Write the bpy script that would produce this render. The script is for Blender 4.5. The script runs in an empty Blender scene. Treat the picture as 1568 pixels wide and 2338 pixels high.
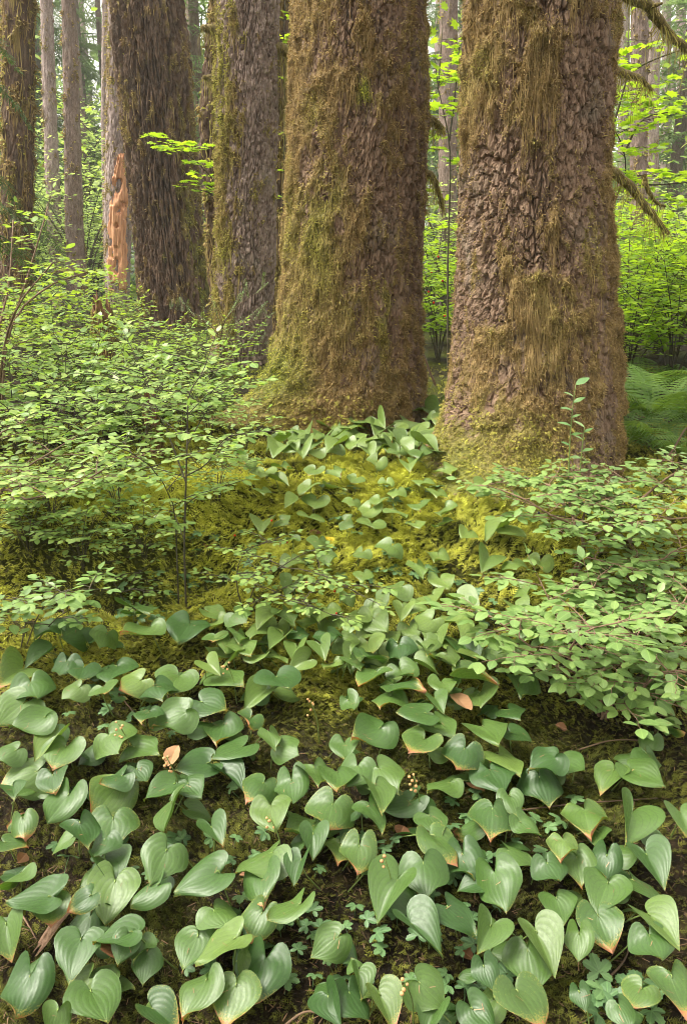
import bpy, math, random
import numpy as np
from mathutils import Vector, Matrix

# ------------------------------------------------------------------ camera, sky, sun, exposure
SC = bpy.context.scene
COL = SC.collection
CAM_Z = 1.60
PITCH = 17.0
cam_data = bpy.data.cameras.new("camera")
cam_data.sensor_fit = 'HORIZONTAL'
cam_data.sensor_width = 24.0
cam_data.lens = 27.0
cam_data.clip_start = 0.05
cam_data.clip_end = 600.0
cam = bpy.data.objects.new("camera", cam_data)
cam.location = (0, 0, CAM_Z)
cam.rotation_euler = (math.radians(90 - PITCH), 0, 0)
COL.objects.link(cam)
SC.camera = cam

SUN_EL, SUN_AZ = 62.0, -92.0          # azimuth from +Y towards +X
world = bpy.data.worlds.new("World")
SC.world = world
world.use_nodes = True
wn, wl = world.node_tree.nodes, world.node_tree.links
wn.clear()
sky = wn.new("ShaderNodeTexSky")
sky.sky_type = 'NISHITA'
sky.sun_disc = False
sky.sun_elevation = math.radians(SUN_EL)
sky.sun_rotation = math.radians(SUN_AZ)
sky.air_density = 1.0
sky.dust_density = 4.0
sky.ozone_density = 1.0
whs = wn.new("ShaderNodeHueSaturation")          # overcast: cloud-white instead of blue
whs.inputs['Saturation'].default_value = 0.0
wbg = wn.new("ShaderNodeBackground")
wbg.inputs['Strength'].default_value = 0.135
wout = wn.new("ShaderNodeOutputWorld")
wl.new(sky.outputs[0], whs.inputs['Color'])
wmx = wn.new("ShaderNodeMix"); wmx.data_type = 'RGBA'; wmx.blend_type = 'MULTIPLY'
wmx.inputs[0].default_value = 1.0
wmx.inputs[7].default_value = (1.0, 0.965, 0.88, 1.0)      # warm daylight filtered through leaves
wl.new(whs.outputs[0], wmx.inputs[6])
wl.new(wmx.outputs[2], wbg.inputs['Color'])
wl.new(wbg.outputs[0], wout.inputs['Surface'])

sun_data = bpy.data.lights.new("sun", 'SUN')
sun_data.energy = 1.5
sun_data.angle = math.radians(28)
sun_data.color = (1.0, 0.94, 0.84)
sun = bpy.data.objects.new("sun", sun_data)
_e, _a = math.radians(SUN_EL), math.radians(SUN_AZ)
_d = Vector((math.sin(_a) * math.cos(_e), math.cos(_a) * math.cos(_e), math.sin(_e)))
sun.rotation_euler = _d.to_track_quat('Z', 'Y').to_euler()
sun.location = (0, 0, 30)
COL.objects.link(sun)

SC.view_settings.view_transform = 'Standard'
SC.view_settings.look = 'None'
SC.view_settings.gamma = 1.0
SC.view_settings.use_curve_mapping = False
SC.view_settings.exposure = 1.95
SC.render.engine = 'CYCLES'
SC.cycles.max_bounces = 5
SC.cycles.diffuse_bounces = 3
SC.cycles.glossy_bounces = 2
SC.cycles.transmission_bounces = 4
SC.cycles.transparent_max_bounces = 6
SC.cycles.use_denoising = True
SC.cycles.denoiser = 'OPENIMAGEDENOISE'
SC.cycles.use_adaptive_sampling = True
SC.cycles.adaptive_threshold = 0.027
SC.cycles.adaptive_min_samples = 16
SC.cycles.filter_width = 0.9

# ------------------------------------------------------------------ photo pixel <-> world
FPX, PCX, PCY = 1764.0, 784.0, 1168.5      # the photograph seen at 1568 x 2337
_ct, _st = math.cos(math.radians(PITCH)), math.sin(math.radians(PITCH))

def ray(px, py):
    u, v = (px - PCX) / FPX, (PCY - py) / FPX
    return np.array([u, _ct + v * _st, -_st + v * _ct])

def on_plane(px, py, Y):
    """world point where the line of sight through a pixel meets the upright plane y = Y"""
    r = ray(px, py)
    return np.array([0, 0, CAM_Z]) + r * (Y / r[1])

def to_px(p):
    x, y, z = p[0], p[1], p[2] - CAM_Z
    d = y * _ct - z * _st
    return PCX + FPX * x / d, PCY - FPX * (y * _st + z * _ct) / d

# ------------------------------------------------------------------ numpy noise
def _h(ix, iy, iz, seed):
    n = (ix.astype(np.int64) * 374761393 + iy.astype(np.int64) * 668265263 + iz.astype(np.int64) * 2147483647 + seed * 1274126177) & 0xFFFFFFFF
    n = ((n ^ (n >> 13)) * 1274126177) & 0xFFFFFFFF
    n = ((n ^ (n >> 16)) * 2246822519) & 0xFFFFFFFF
    return ((n ^ (n >> 15)) & 0xFFFFFF) / float(0x1000000)

def vnoise(x, y, z, seed=0):
    x, y, z = np.broadcast_arrays(np.asarray(x, float), np.asarray(y, float), np.asarray(z, float))
    ix, iy, iz = np.floor(x), np.floor(y), np.floor(z)
    fx, fy, fz = x - ix, y - iy, z - iz
    fx, fy, fz = fx * fx * (3 - 2 * fx), fy * fy * (3 - 2 * fy), fz * fz * (3 - 2 * fz)
    r = 0
    for a in (0, 1):
        wx = fx if a else 1 - fx
        for b in (0, 1):
            wy = fy if b else 1 - fy
            for c in (0, 1):
                wz = fz if c else 1 - fz
                r = r + wx * wy * wz * _h(ix + a, iy + b, iz + c, seed)
    return r

def fbm(x, y, z, seed=0, octv=4, gain=0.5):
    s, a, t = 0, 1.0, 0
    for o in range(octv):
        k = 2.03 ** o
        s = s + a * vnoise(np.asarray(x) * k, np.asarray(y) * k, np.asarray(z) * k, seed + o * 17)
        t += a
        a *= gain
    return s / t

def worley(x, y, z, seed=0):
    ix, iy, iz = np.floor(x), np.floor(y), np.floor(z)
    f1 = np.full(x.shape, 9.0); f2 = np.full(x.shape, 9.0); cid = np.zeros(x.shape); oz = np.zeros(x.shape)
    for a in (-1, 0, 1):
        for b in (-1, 0, 1):
            for c in (-1, 0, 1):
                jx, jy, jz = ix + a, iy + b, iz + c
                dx = jx + _h(jx, jy, jz, seed) - x
                dy = jy + _h(jx, jy, jz, seed + 11) - y
                dz = jz + _h(jx, jy, jz, seed + 23) - z
                d = np.sqrt(dx * dx + dy * dy + dz * dz)
                m = d < f1
                f2 = np.where(m, f1, np.minimum(f2, d))
                cid = np.where(m, _h(jx, jy, jz, seed + 37), cid)
                oz = np.where(m, dz, oz)
                f1 = np.where(m, d, f1)
    return f1, f2, cid, oz

def sstep(a, b, x):
    t = np.clip((x - a) / (b - a), 0, 1)
    return t * t * (3 - 2 * t)

# ------------------------------------------------------------------ meshes and objects
def mesh_data(name, verts, faces, mat=None, uv=None, attrs=None, smooth=True):
    verts = np.asarray(verts, np.float32)
    faces = np.asarray(faces, np.int32)
    me = bpy.data.meshes.new(name)
    n, k = faces.shape
    me.vertices.add(len(verts)); me.vertices.foreach_set("co", verts.ravel())
    me.loops.add(n * k); me.loops.foreach_set("vertex_index", faces.ravel())
    me.polygons.add(n)
    me.polygons.foreach_set("loop_start", np.arange(0, n * k, k, dtype=np.int32))
    me.polygons.foreach_set("loop_total", np.full(n, k, np.int32))
    me.polygons.foreach_set("use_smooth", np.full(n, smooth, bool))
    if uv is not None:
        l = me.uv_layers.new(name="UVMap")
        l.data.foreach_set("uv", np.asarray(uv, np.float32)[faces.ravel()].ravel())
    for an, av in (attrs or {}).items():
        at = me.attributes.new(an, 'FLOAT', 'POINT')
        at.data.foreach_set("value", np.asarray(av, np.float32))
    if mat is not None:
        me.materials.append(mat)
    me.update()
    return me

def link(name, me, parent=None):
    o = bpy.data.objects.new(name, me)
    COL.objects.link(o)
    if parent is not None:
        o.parent = parent
    return o

def tag(o, label=None, category=None, group=None, kind=None):
    for k, v in (("label", label), ("category", category), ("group", group), ("kind", kind)):
        if v:
            o[k] = v
    return o

def thing(name, loc=(0, 0, 0), label=None, category=None, group=None, rz=0.0, scale=1.0):
    o = bpy.data.objects.new(name, None)
    o.empty_display_size = 0.05
    o.location = loc
    o.rotation_euler = (0, 0, rz)
    o.scale = (scale, scale, scale)
    COL.objects.link(o)
    return tag(o, label, category, group)

def copy_tree(o, parent=None):
    c = o.copy()
    COL.objects.link(c)
    c.parent = parent
    for ch in KIDS.get(o.name, ()):
        copy_tree(ch, c)
    return c
KIDS = {}

def norm(a):
    return a / np.maximum(np.linalg.norm(a, axis=-1, keepdims=True), 1e-9)

def frames(d, n, s):
    """rotation*scale matrices with y along d and z near n"""
    d = norm(np.asarray(d, float)); n = np.asarray(n, float)
    x = norm(np.cross(d, n)); z = np.cross(x, d)
    s = np.asarray(s, float).reshape(-1, 1, 1)
    return np.stack([x, d, z], axis=-1) * s

class Batch:
    """collects triangles (templates set down many times, tubes, ribbons) into ONE mesh"""
    def __init__(self):
        self.v, self.f, self.u, self.a, self.n = [], [], [], {}, 0
    def raw(self, v, f, uv=None, **attrs):
        v = np.asarray(v, float); f = np.asarray(f, np.int64)
        self.v.append(v); self.f.append(f + self.n)
        self.u.append(np.zeros((len(v), 2)) if uv is None else np.asarray(uv, float))
        for k, x in attrs.items():
            x = np.broadcast_to(np.asarray(x, float), (len(v),))
            self.a.setdefault(k, []).append(x)
        self.n += len(v)
    def put(self, T, loc, R, **attrs):
        tv, tf, tu = T
        N = len(loc)
        if N == 0:
            return
        v = np.einsum('nij,kj->nki', R, tv) + np.asarray(loc, float)[:, None, :]
        k = len(tv)
        f = tf[None] + (np.arange(N) * k)[:, None, None]
        self.raw(v.reshape(-1, 3), f.reshape(-1, 3), np.tile(tu, (N, 1)),
                 **{a: np.repeat(np.asarray(x, float), k) for a, x in attrs.items()})
    def tube(self, pts, rad, seg=5, **attrs):
        pts = np.asarray(pts, float); m = len(pts)
        rad = np.broadcast_to(np.asarray(rad, float), (m,))
        t = norm(np.gradient(pts, axis=0))
        ref = np.array([0.31, 0.17, 0.93]) if abs(t[:, 2]).mean() < 0.8 else np.array([0.93, 0.31, 0.17])
        a = norm(np.cross(t, ref)); b = np.cross(t, a)
        th = np.arange(seg) * 2 * math.pi / seg
        v = pts[:, None] + rad[:, None, None] * (np.cos(th)[None, :, None] * a[:, None] + np.sin(th)[None, :, None] * b[:, None])
        v = v.reshape(-1, 3)
        i, j = np.meshgrid(np.arange(m - 1), np.arange(seg), indexing='ij')
        p = i * seg + j; q = i * seg + (j + 1) % seg
        f = np.concatenate([np.stack([p, q, q + seg], -1).reshape(-1, 3), np.stack([p, q + seg, p + seg], -1).reshape(-1, 3)])
        cap = [[(m - 1) * seg, (m - 1) * seg + k, (m - 1) * seg + k + 1] for k in range(1, seg - 1)]
        f = np.concatenate([f, np.array(cap)]) if cap else f
        uv = np.stack([np.tile(th / 6.283, m), np.repeat(np.linspace(0, 1, m), seg)], -1)
        self.raw(v, f, uv, **attrs)
    def ribbons(self, P, side, width, **attrs):
        """P (N,k,3) centre lines, side (N,3), width (N,k): flat strips"""
        N, k, _ = P.shape
        w = side[:, None, :] * width[:, :, None] * 0.5
        v = np.stack([P - w, P + w], axis=2).reshape(N, 2 * k, 3)
        base = []
        for i in range(k - 1):
            base += [[2 * i, 2 * i + 1, 2 * i + 3], [2 * i, 2 * i + 3, 2 * i + 2]]
        base = np.array(base)
        f = base[None] + (np.arange(N) * 2 * k)[:, None, None]
        uv = np.tile(np.stack([np.tile([0., 1.], k), np.repeat(np.linspace(0, 1, k), 2)], -1), (N, 1))
        self.raw(v.reshape(-1, 3), f.reshape(-1, 3), uv, **{a: np.repeat(np.asarray(x, float), 2 * k) for a, x in attrs.items()})
    def mesh(self, name, mat, smooth=True):
        return mesh_data(name, np.concatenate(self.v), np.concatenate(self.f), mat, np.concatenate(self.u),
                         {k: np.concatenate(x) for k, x in self.a.items()}, smooth)
    def build(self, name, mat, parent=None, smooth=True):
        return link(name, self.mesh(name, mat, smooth), parent)

def spline(ctrl, m):
    """smooth line of m points through control points"""
    ctrl = np.asarray(ctrl, float); n = len(ctrl)
    if n == 2:
        return ctrl[0] + (ctrl[1] - ctrl[0]) * np.linspace(0, 1, m)[:, None]
    P = np.concatenate([[2 * ctrl[0] - ctrl[1]], ctrl, [2 * ctrl[-1] - ctrl[-2]]])
    t = np.linspace(0, n - 1 - 1e-6, m); i = t.astype(int); f = (t - i)[:, None]
    p0, p1, p2, p3 = P[i], P[i + 1], P[i + 2], P[i + 3]
    return 0.5 * (2 * p1 + (p2 - p0) * f + (2 * p0 - 5 * p1 + 4 * p2 - p3) * f ** 2 + (3 * p1 - p0 - 3 * p2 + p3) * f ** 3)

# ------------------------------------------------------------------ materials
class NT:
    def __init__(self, name):
        self.m = bpy.data.materials.new(name)
        self.m.use_nodes = True
        self.t = self.m.node_tree
        self.t.nodes.clear()
        self.out = self.t.nodes.new("ShaderNodeOutputMaterial")
    def n(self, typ, **kw):
        nd = self.t.nodes.new("ShaderNode" + typ)
        ins = kw.pop('ins', {})
        for k, v in kw.items():
            setattr(nd, k, v)
        for k, v in ins.items():
            self.set(nd.inputs[k], v)
        return nd
    def set(self, sock, v):
        if isinstance(v, bpy.types.NodeSocket):
            self.t.links.new(v, sock)
        elif isinstance(v, bpy.types.Node):
            self.t.links.new(v.outputs[0], sock)
        else:
            if isinstance(v, tuple) and len(v) == 3 and sock.type == 'RGBA':
                v = v + (1.0,)
            sock.default_value = v
    def math(self, op, a, b=0.0, clamp=False):
        nd = self.n("Math", operation=op, use_clamp=clamp)
        self.set(nd.inputs[0], a); self.set(nd.inputs[1], b)
        return nd.outputs[0]
    def mix(self, f, a, b, typ='MIX'):
        nd = self.n("Mix", data_type='RGBA', blend_type=typ)
        self.set(nd.inputs[0], f); self.set(nd.inputs[6], a); self.set(nd.inputs[7], b)
        return nd.outputs[2]
    def ramp(self, f, stops, interp='LINEAR'):
        nd = self.n("ValToRGB")
        nd.color_ramp.interpolation = interp
        el = nd.color_ramp.elements
        while len(el) < len(stops):
            el.new(0.5)
        for e, (p, c) in zip(el, stops):
            e.position = p
            e.color = tuple(c) + (1.0,) if len(c) == 3 else c
        self.set(nd.inputs[0], f)
        return nd.outputs[0]
    def rng(self, f, a, b, c=0.0, d=1.0):
        nd = self.n("MapRange", clamp=True)
        for i, v in enumerate((f, a, b, c, d)):
            self.set(nd.inputs[i], v)
        return nd.outputs[0]
    def attr(self, name, typ='GEOMETRY'):
        return self.n("Attribute", attribute_name=name, attribute_type=typ).outputs['Fac']
    def noise(self, scale, detail=3, rough=0.55, vec=None, out=0):
        nd = self.n("TexNoise", ins={'Scale': scale, 'Detail': detail, 'Roughness': rough})
        if vec is not None:
            self.set(nd.inputs['Vector'], vec)
        return nd.outputs[out]
    def finish(self, surf):
        self.t.links.new(surf, self.out.inputs['Surface'])
        return self.m

def rnd_value(t):
    """0..1 that differs from leaf to leaf: a per-piece attribute plus the object's own random number"""
    oi = t.n("ObjectInfo").outputs['Random']
    return t.math('FRACT', t.math('ADD', oi, t.attr('rnd')))

def leaf_mat(name, c0, c1, c2, rough=0.45, transl=0.35, tcol=None, spec=0.5, vein=True, brown=0.0, tip=None):
    t = NT(name)
    r = rnd_value(t)
    col = t.ramp(r, [(0.0, c0), (0.5, c1), (1.0, c2)])
    geo = t.n("NewGeometry")
    pos = geo.outputs['Position']
    col = t.mix(t.rng(t.noise(9.0, 2, 0.5, pos), 0.35, 0.7), col, t.n("HueSaturation", ins={'Color': col, 'Saturation': 1.08, 'Value': 0.78}).outputs[0])
    uv = t.n("TexCoord").outputs['UV']
    sep = t.n("SeparateXYZ", ins={0: uv})
    if vein:
        mid = t.math('ABSOLUTE', t.math('SUBTRACT', sep.outputs[0], 0.5))
        vm = t.rng(mid, 0.0, 0.06, 1.0, 0.0)
        w = t.math('SINE', t.math('ADD', t.math('MULTIPLY', sep.outputs[1], 44.0), t.math('MULTIPLY', mid, -30.0)))
        vm = t.math('MAXIMUM', vm, t.rng(w, 0.86, 1.0, 0.0, 0.5))
        col = t.mix(t.math('MULTIPLY', vm, 0.35), col, tuple(min(1, x * 1.5) for x in c2))
    if brown > 0:
        col = t.mix(t.rng(t.noise(60.0, 2, 0.6, pos), 0.68, 0.72, 0, brown), col, (0.16, 0.07, 0.03))
    p = t.n("BsdfPrincipled", ins={'Base Color': col, 'Roughness': rough, 'Specular IOR Level': spec})
    tc = t.n("HueSaturation", ins={'Color': col, 'Saturation': 1.15, 'Value': 1.5}).outputs[0]
    if tcol:
        tc = t.mix(0.6, tc, tcol)
    tr = t.n("BsdfTranslucent", ins={'Color': tc})
    ms = t.n("MixShader", ins={0: transl, 1: p.outputs[0], 2: tr.outputs[0]})
    return t.finish(ms.outputs[0])

def plain_mat(name, c0, c1, scale=30, rough=0.8, bump=0.3, stretch=(1, 1, 1), spec=0.3, per=0.25):
    t = NT(name)
    tc = t.n("TexCoord").outputs['Object']
    mp = t.n("Mapping", ins={'Vector': tc, 'Scale': stretch})
    nz = t.noise(scale, 4, 0.6, mp.outputs[0])
    col = t.mix(t.rng(nz, 0.3, 0.7), c0, c1)
    r = rnd_value(t)
    col = t.n("HueSaturation", ins={'Color': col, 'Value': t.rng(r, 0, 1, 1 - per, 1 + per)}).outputs[0]
    p = t.n("BsdfPrincipled", ins={'Base Color': col, 'Roughness': rough, 'Specular IOR Level': spec})
    b = t.n("Bump", ins={'Strength': bump, 'Distance': 0.01, 'Height': nz})
    t.set(p.inputs['Normal'], b)
    return t.finish(p.outputs[0])

def bark_mat(name, dark, mid, light, moss=(0.235, 0.158, 0.062), green=(0.15, 0.155, 0.03), scale=1.0, lichen=0.3):
    t = NT(name)
    tc = t.n("TexCoord").outputs['Object']
    mp = t.n("Mapping", ins={'Vector': tc, 'Scale': (1, 1, 0.35)})
    n1 = t.noise(14 * scale, 5, 0.65, mp.outputs[0])
    n2 = t.noise(60 * scale, 4, 0.65, mp.outputs[0])
    n3 = t.noise(3.2 * scale, 3, 0.6, tc)
    col = t.ramp(n1, [(0.28, dark), (0.5, mid), (0.74, light)])
    pl = t.attr('plate')
    col = t.mix(0.38, col, t.ramp(pl, [(0.0, dark), (0.5, mid), (1.0, light)]))
    col = t.mix(t.rng(n2, 0.35, 0.75, 0, 0.55), col, tuple(x * 0.5 for x in dark))
    col = t.mix(t.math('MULTIPLY', t.rng(n3, 0.55, 0.72), lichen), col, (0.24, 0.25, 0.20))
    mcol = t.mix(t.attr('green'), moss, green)
    mcol = t.mix(t.rng(n2, 0.3, 0.7), mcol, t.n("HueSaturation", ins={'Color': mcol, 'Value': 0.45}).outputs[0])
    mm = t.rng(t.math('ADD', t.attr('moss'), t.math('MULTIPLY', t.math('SUBTRACT', n2, 0.5), 0.9)), 0.35, 0.65)
    col = t.mix(mm, col, mcol)
    p = t.n("BsdfPrincipled", ins={'Base Color': col, 'Roughness': 0.85, 'Specular IOR Level': 0.25})
    vo = t.n("TexVoronoi", feature='F1', ins={'Vector': t.n("VectorMath", operation='ADD', ins={0: mp.outputs[0], 1: t.n("VectorMath", operation='SCALE', ins={0: t.noise(30 * scale, 2, 0.5, tc, 1), 'Scale': 0.03}).outputs[0]}).outputs[0], 'Scale': 62.0 * scale})
    flake = t.n("SeparateColor", ins={0: vo.outputs['Color']}).outputs[0]
    col = t.mix(t.math('MULTIPLY', t.math('SUBTRACT', 1.0, mm), 0.30), col, t.ramp(flake, [(0.0, dark), (1.0, light)]))
    t.set(p.inputs['Base Color'], col)
    hgt = t.math('ADD', t.math('ADD', t.math('MULTIPLY', n2, 0.5), t.math('MULTIPLY', flake, 0.4)), t.math('MULTIPLY', t.noise(170 * scale, 3, 0.6, mp.outputs[0]), 0.4))
    b = t.n("Bump", ins={'Strength': 0.7, 'Distance': 0.012 / scale, 'Height': hgt})
    t.set(p.inputs['Normal'], b)
    return t.finish(p.outputs[0])

def moss_mat(name, brown, gold, g0, g1, transl=0.3):
    """tuft and strand colour: 'rnd' varies it, 'green' turns it from gold to green"""
    t = NT(name)
    r = t.attr('rnd')
    a = t.mix(r, brown, gold)
    b = t.mix(r, g0, g1)
    col = t.mix(t.attr('green'), a, b)
    p = t.n("BsdfPrincipled", ins={'Base Color': col, 'Roughness': 0.75, 'Specular IOR Level': 0.2})
    tr = t.n("BsdfTranslucent", ins={'Color': t.n("HueSaturation", ins={'Color': col, 'Value': 1.4}).outputs[0]})
    return t.finish(t.n("MixShader", ins={0: transl, 1: p.outputs[0], 2: tr.outputs[0]}).outputs[0])

def lily_mat():
    t = NT("lily_leaf")
    uv = t.n("TexCoord").outputs['UV']
    sep = t.n("SeparateXYZ", ins={0: uv})
    u = t.math('SUBTRACT', t.math('MULTIPLY', sep.outputs[0], 2.0), 1.0)
    au = t.math('ABSOLUTE', u)
    v = sep.outputs[1]
    r = t.n("ObjectInfo").outputs['Random']
    tone = t.attr('tone', 'OBJECT')
    burn = t.attr('burn', 'OBJECT')
    loc = t.n("VectorMath", operation='ADD', ins={0: t.n("TexCoord").outputs['Object'], 1: t.n("CombineXYZ", ins={0: t.math('MULTIPLY', r, 37.0), 1: t.math('MULTIPLY', r, 91.0)}).outputs[0]}).outputs[0]
    col = t.ramp(r, [(0.0, (0.032, 0.080, 0.016)), (0.5, (0.054, 0.114, 0.022)), (1.0, (0.084, 0.150, 0.028))])
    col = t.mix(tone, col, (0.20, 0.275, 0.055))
    n1 = t.noise(16.0, 3, 0.6, loc)
    col = t.mix(t.rng(n1, 0.35, 0.7, 0, 0.7), col, t.n("HueSaturation", ins={'Color': col, 'Saturation': 0.9, 'Value': 0.72}).outputs[0])
    # long veins that fan from the stalk and meet at the tip
    wave = t.math('SINE', t.math('MULTIPLY', u, 31.0))
    vein = t.rng(wave, 0.80, 1.0)
    midrib = t.rng(au, 0.0, 0.03, 1.0, 0.0)
    col = t.mix(t.math('MULTIPLY', vein, 0.40), col, t.n("HueSaturation", ins={'Color': col, 'Value': 0.6}).outputs[0])
    col = t.mix(t.math('MULTIPLY', midrib, 0.5), col, t.n("HueSaturation", ins={'Color': col, 'Value': 1.35}).outputs[0])
    # pale specks of old rain and grit
    sp = t.n("TexVoronoi", ins={'Vector': loc, 'Scale': 150.0}).outputs['Distance']
    spm = t.math('MULTIPLY', t.rng(sp, 0.10, 0.16, 1.0, 0.0), t.rng(t.noise(22.0, 2, 0.5, loc), 0.5, 0.62))
    col = t.mix(t.math('MULTIPLY', spm, 0.5), col, (0.38, 0.42, 0.30))
    # yellow margin and rusty burnt tip
    n2 = t.noise(26.0, 4, 0.65, loc)
    bm = t.math('ADD', t.math('ADD', t.math('MULTIPLY', t.rng(v, 0.68, 1.0), 0.50), t.math('MULTIPLY', t.rng(au, 0.80, 1.0), 0.15)), t.math('MULTIPLY', n2, 1.0))
    bm = t.math('ADD', bm, t.math('MULTIPLY', burn, 0.42))
    col = t.mix(t.rng(bm, 0.94, 1.18, 0.0, 0.85), col, (0.25, 0.25, 0.05))
    col = t.mix(t.rng(bm, 1.13, 1.21), col, (0.34, 0.13, 0.055))
    col = t.mix(t.rng(bm, 1.30, 1.40), col, (0.22, 0.12, 0.07))
    sp2 = t.n("TexVoronoi", ins={'Vector': loc, 'Scale': 42.0}).outputs['Distance']
    spm2 = t.math('MULTIPLY', t.rng(sp2, 0.07, 0.12, 1.0, 0.0), t.rng(t.noise(14.0, 2, 0.5, loc), 0.52, 0.6))
    col = t.mix(t.math('MULTIPLY', spm2, t.rng(burn, 0, 1, 0.35, 0.9)), col, (0.26, 0.11, 0.05))
    sp3 = t.n("TexVoronoi", ins={'Vector': loc, 'Scale': 24.0}).outputs['Distance']
    hol = t.math('MULTIPLY', t.rng(sp3, 0.075, 0.09, 1.0, 0.0), t.rng(t.noise(9.0, 2, 0.5, loc), 0.53, 0.56))
    col = t.mix(hol, col, (0.012, 0.010, 0.005))
    p = t.n("BsdfPrincipled", ins={'Base Color': col, 'Roughness': t.rng(n1, 0.3, 0.7, 0.36, 0.52), 'Specular IOR Level': 0.5})
    h = t.math('ADD', t.math('MULTIPLY', wave, -0.5), t.math('MULTIPLY', t.noise(120.0, 2, 0.5, loc), 0.5))
    b = t.n("Bump", ins={'Strength': 0.22, 'Distance': 0.0012, 'Height': h})
    t.set(p.inputs['Normal'], b)
    tr = t.n("BsdfTranslucent", ins={'Color': t.n("HueSaturation", ins={'Color': col, 'Saturation': 1.2, 'Value': 1.5}).outputs[0]})
    return t.finish(t.n("MixShader", ins={0: 0.22, 1: p.outputs[0], 2: tr.outputs[0]}).outputs[0])

def soil_mat():
    t = NT("forest_floor")
    pos = t.n("NewGeometry").outputs['Position']
    n1 = t.noise(2.2, 4, 0.6, pos); n2 = t.noise(26, 4, 0.65, pos); n3 = t.noise(110, 3, 0.6, pos)
    soil = t.ramp(n2, [(0.3, (0.006, 0.005, 0.003)), (0.5, (0.015, 0.011, 0.006)), (0.72, (0.038, 0.024, 0.012))])
    moss = t.ramp(n3, [(0.3, (0.018, 0.020, 0.004)), (0.6, (0.05, 0.054, 0.010)), (0.8, (0.10, 0.10, 0.02))])
    col = t.mix(t.rng(t.math('ADD', t.attr('moss'), t.math('MULTIPLY', t.math('SUBTRACT', n2, 0.5), 0.6)), 0.3, 0.6), soil, moss)
    p = t.n("BsdfPrincipled", ins={'Base Color': col, 'Roughness': 0.95, 'Specular IOR Level': 0.1})
    b = t.n("Bump", ins={'Strength': 1.0, 'Distance': 0.02, 'Height': t.math('ADD', n2, t.math('MULTIPLY', n3, 0.5))})
    t.set(p.inputs['Normal'], b)
    return t.finish(p.outputs[0])

M = {}
M['soil'] = soil_mat()
M['lily'] = lily_mat()
M['moss'] = moss_mat("moss", (0.13, 0.080, 0.030), (0.40, 0.285, 0.125), (0.042, 0.050, 0.009), (0.46, 0.47, 0.06))
M['bark_plated'] = bark_mat("bark_plated", (0.050, 0.029, 0.018), (0.150, 0.092, 0.057), (0.30, 0.203, 0.138))
M['bark_dark'] = bark_mat("bark_dark", (0.030, 0.018, 0.011), (0.098, 0.058, 0.035), (0.21, 0.14, 0.095), lichen=0.1)
M['bark_grey'] = bark_mat("bark_grey", (0.075, 0.050, 0.038), (0.20, 0.138, 0.108), (0.40, 0.31, 0.26), scale=1.2)
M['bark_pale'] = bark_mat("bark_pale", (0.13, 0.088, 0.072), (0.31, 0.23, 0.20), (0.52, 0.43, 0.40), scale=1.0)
M['wood'] = plain_mat("bare_wood", (0.62, 0.34, 0.19), (0.30, 0.125, 0.06), 38, 0.8, 0.9, (1, 1, 0.10))
M['rotten'] = plain_mat("rotten_wood", (0.30, 0.15, 0.085), (0.15, 0.075, 0.04), 14, 0.85, 0.9, (1, 1, 0.2))
M['stem_green'] = plain_mat("green_stem", (0.12, 0.19, 0.04), (0.16, 0.20, 0.06), 40, 0.5, 0.1)
M['stem_brown'] = plain_mat("brown_stem", (0.10, 0.06, 0.035), (0.17, 0.11, 0.07), 60, 0.8, 0.3)
M['stem_dark'] = plain_mat("dark_stem", (0.035, 0.035, 0.018), (0.075, 0.06, 0.035), 60, 0.8, 0.3)
M['berry_red'] = plain_mat("red_berry", (0.62, 0.03, 0.015), (0.5, 0.02, 0.01), 10, 0.25, 0.0)
M['berry_blue'] = plain_mat("blue_berry", (0.012, 0.014, 0.03), (0.02, 0.025, 0.05), 10, 0.35, 0.0)
M['berry_tan'] = plain_mat("tan_berry", (0.46, 0.29, 0.12), (0.36, 0.17, 0.07), 300, 0.4, 0.0)
M['dead'] = leaf_mat("dead_leaf", (0.13, 0.06, 0.03), (0.22, 0.11, 0.055), (0.33, 0.19, 0.10), 0.7, 0.2, None, 0.2)
M['orange'] = leaf_mat("orange_leaf", (0.60, 0.20, 0.03), (0.60, 0.22, 0.04), (0.60, 0.24, 0.05), 0.6, 0.3, None, 0.2)
M['yellow'] = leaf_mat("yellow_leaf", (0.60, 0.42, 0.03), (0.60, 0.42, 0.04), (0.60, 0.42, 0.05), 0.6, 0.3, None, 0.2)
M['huck'] = leaf_mat("huckleberry_leaf", (0.13, 0.225, 0.065), (0.23, 0.34, 0.10), (0.36, 0.46, 0.135), 0.38, 0.42, (0.30, 0.46, 0.05), 0.5, brown=0.5)
M['huck_near'] = leaf_mat("blueberry_leaf", (0.11, 0.190, 0.055), (0.165, 0.26, 0.077), (0.22, 0.32, 0.095), 0.42, 0.30, (0.25, 0.42, 0.06), 0.5, brown=0.6)
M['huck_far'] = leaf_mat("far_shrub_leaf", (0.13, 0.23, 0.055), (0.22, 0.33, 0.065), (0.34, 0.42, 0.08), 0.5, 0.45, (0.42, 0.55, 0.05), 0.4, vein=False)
M['maple'] = leaf_mat("vine_maple_leaf", (0.16, 0.30, 0.025), (0.25, 0.40, 0.03), (0.34, 0.47, 0.04), 0.5, 0.5, (0.50, 0.68, 0.04), 0.4, vein=False)
M['fern'] = leaf_mat("fern_frond", (0.06, 0.13, 0.022), (0.10, 0.19, 0.03), (0.15, 0.25, 0.045), 0.5, 0.35, (0.28, 0.42, 0.05), 0.4, vein=False)
M['creeper'] = leaf_mat("creeper_leaf", (0.065, 0.13, 0.05), (0.09, 0.17, 0.065), (0.12, 0.21, 0.075), 0.5, 0.2, None, 0.5)
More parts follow.
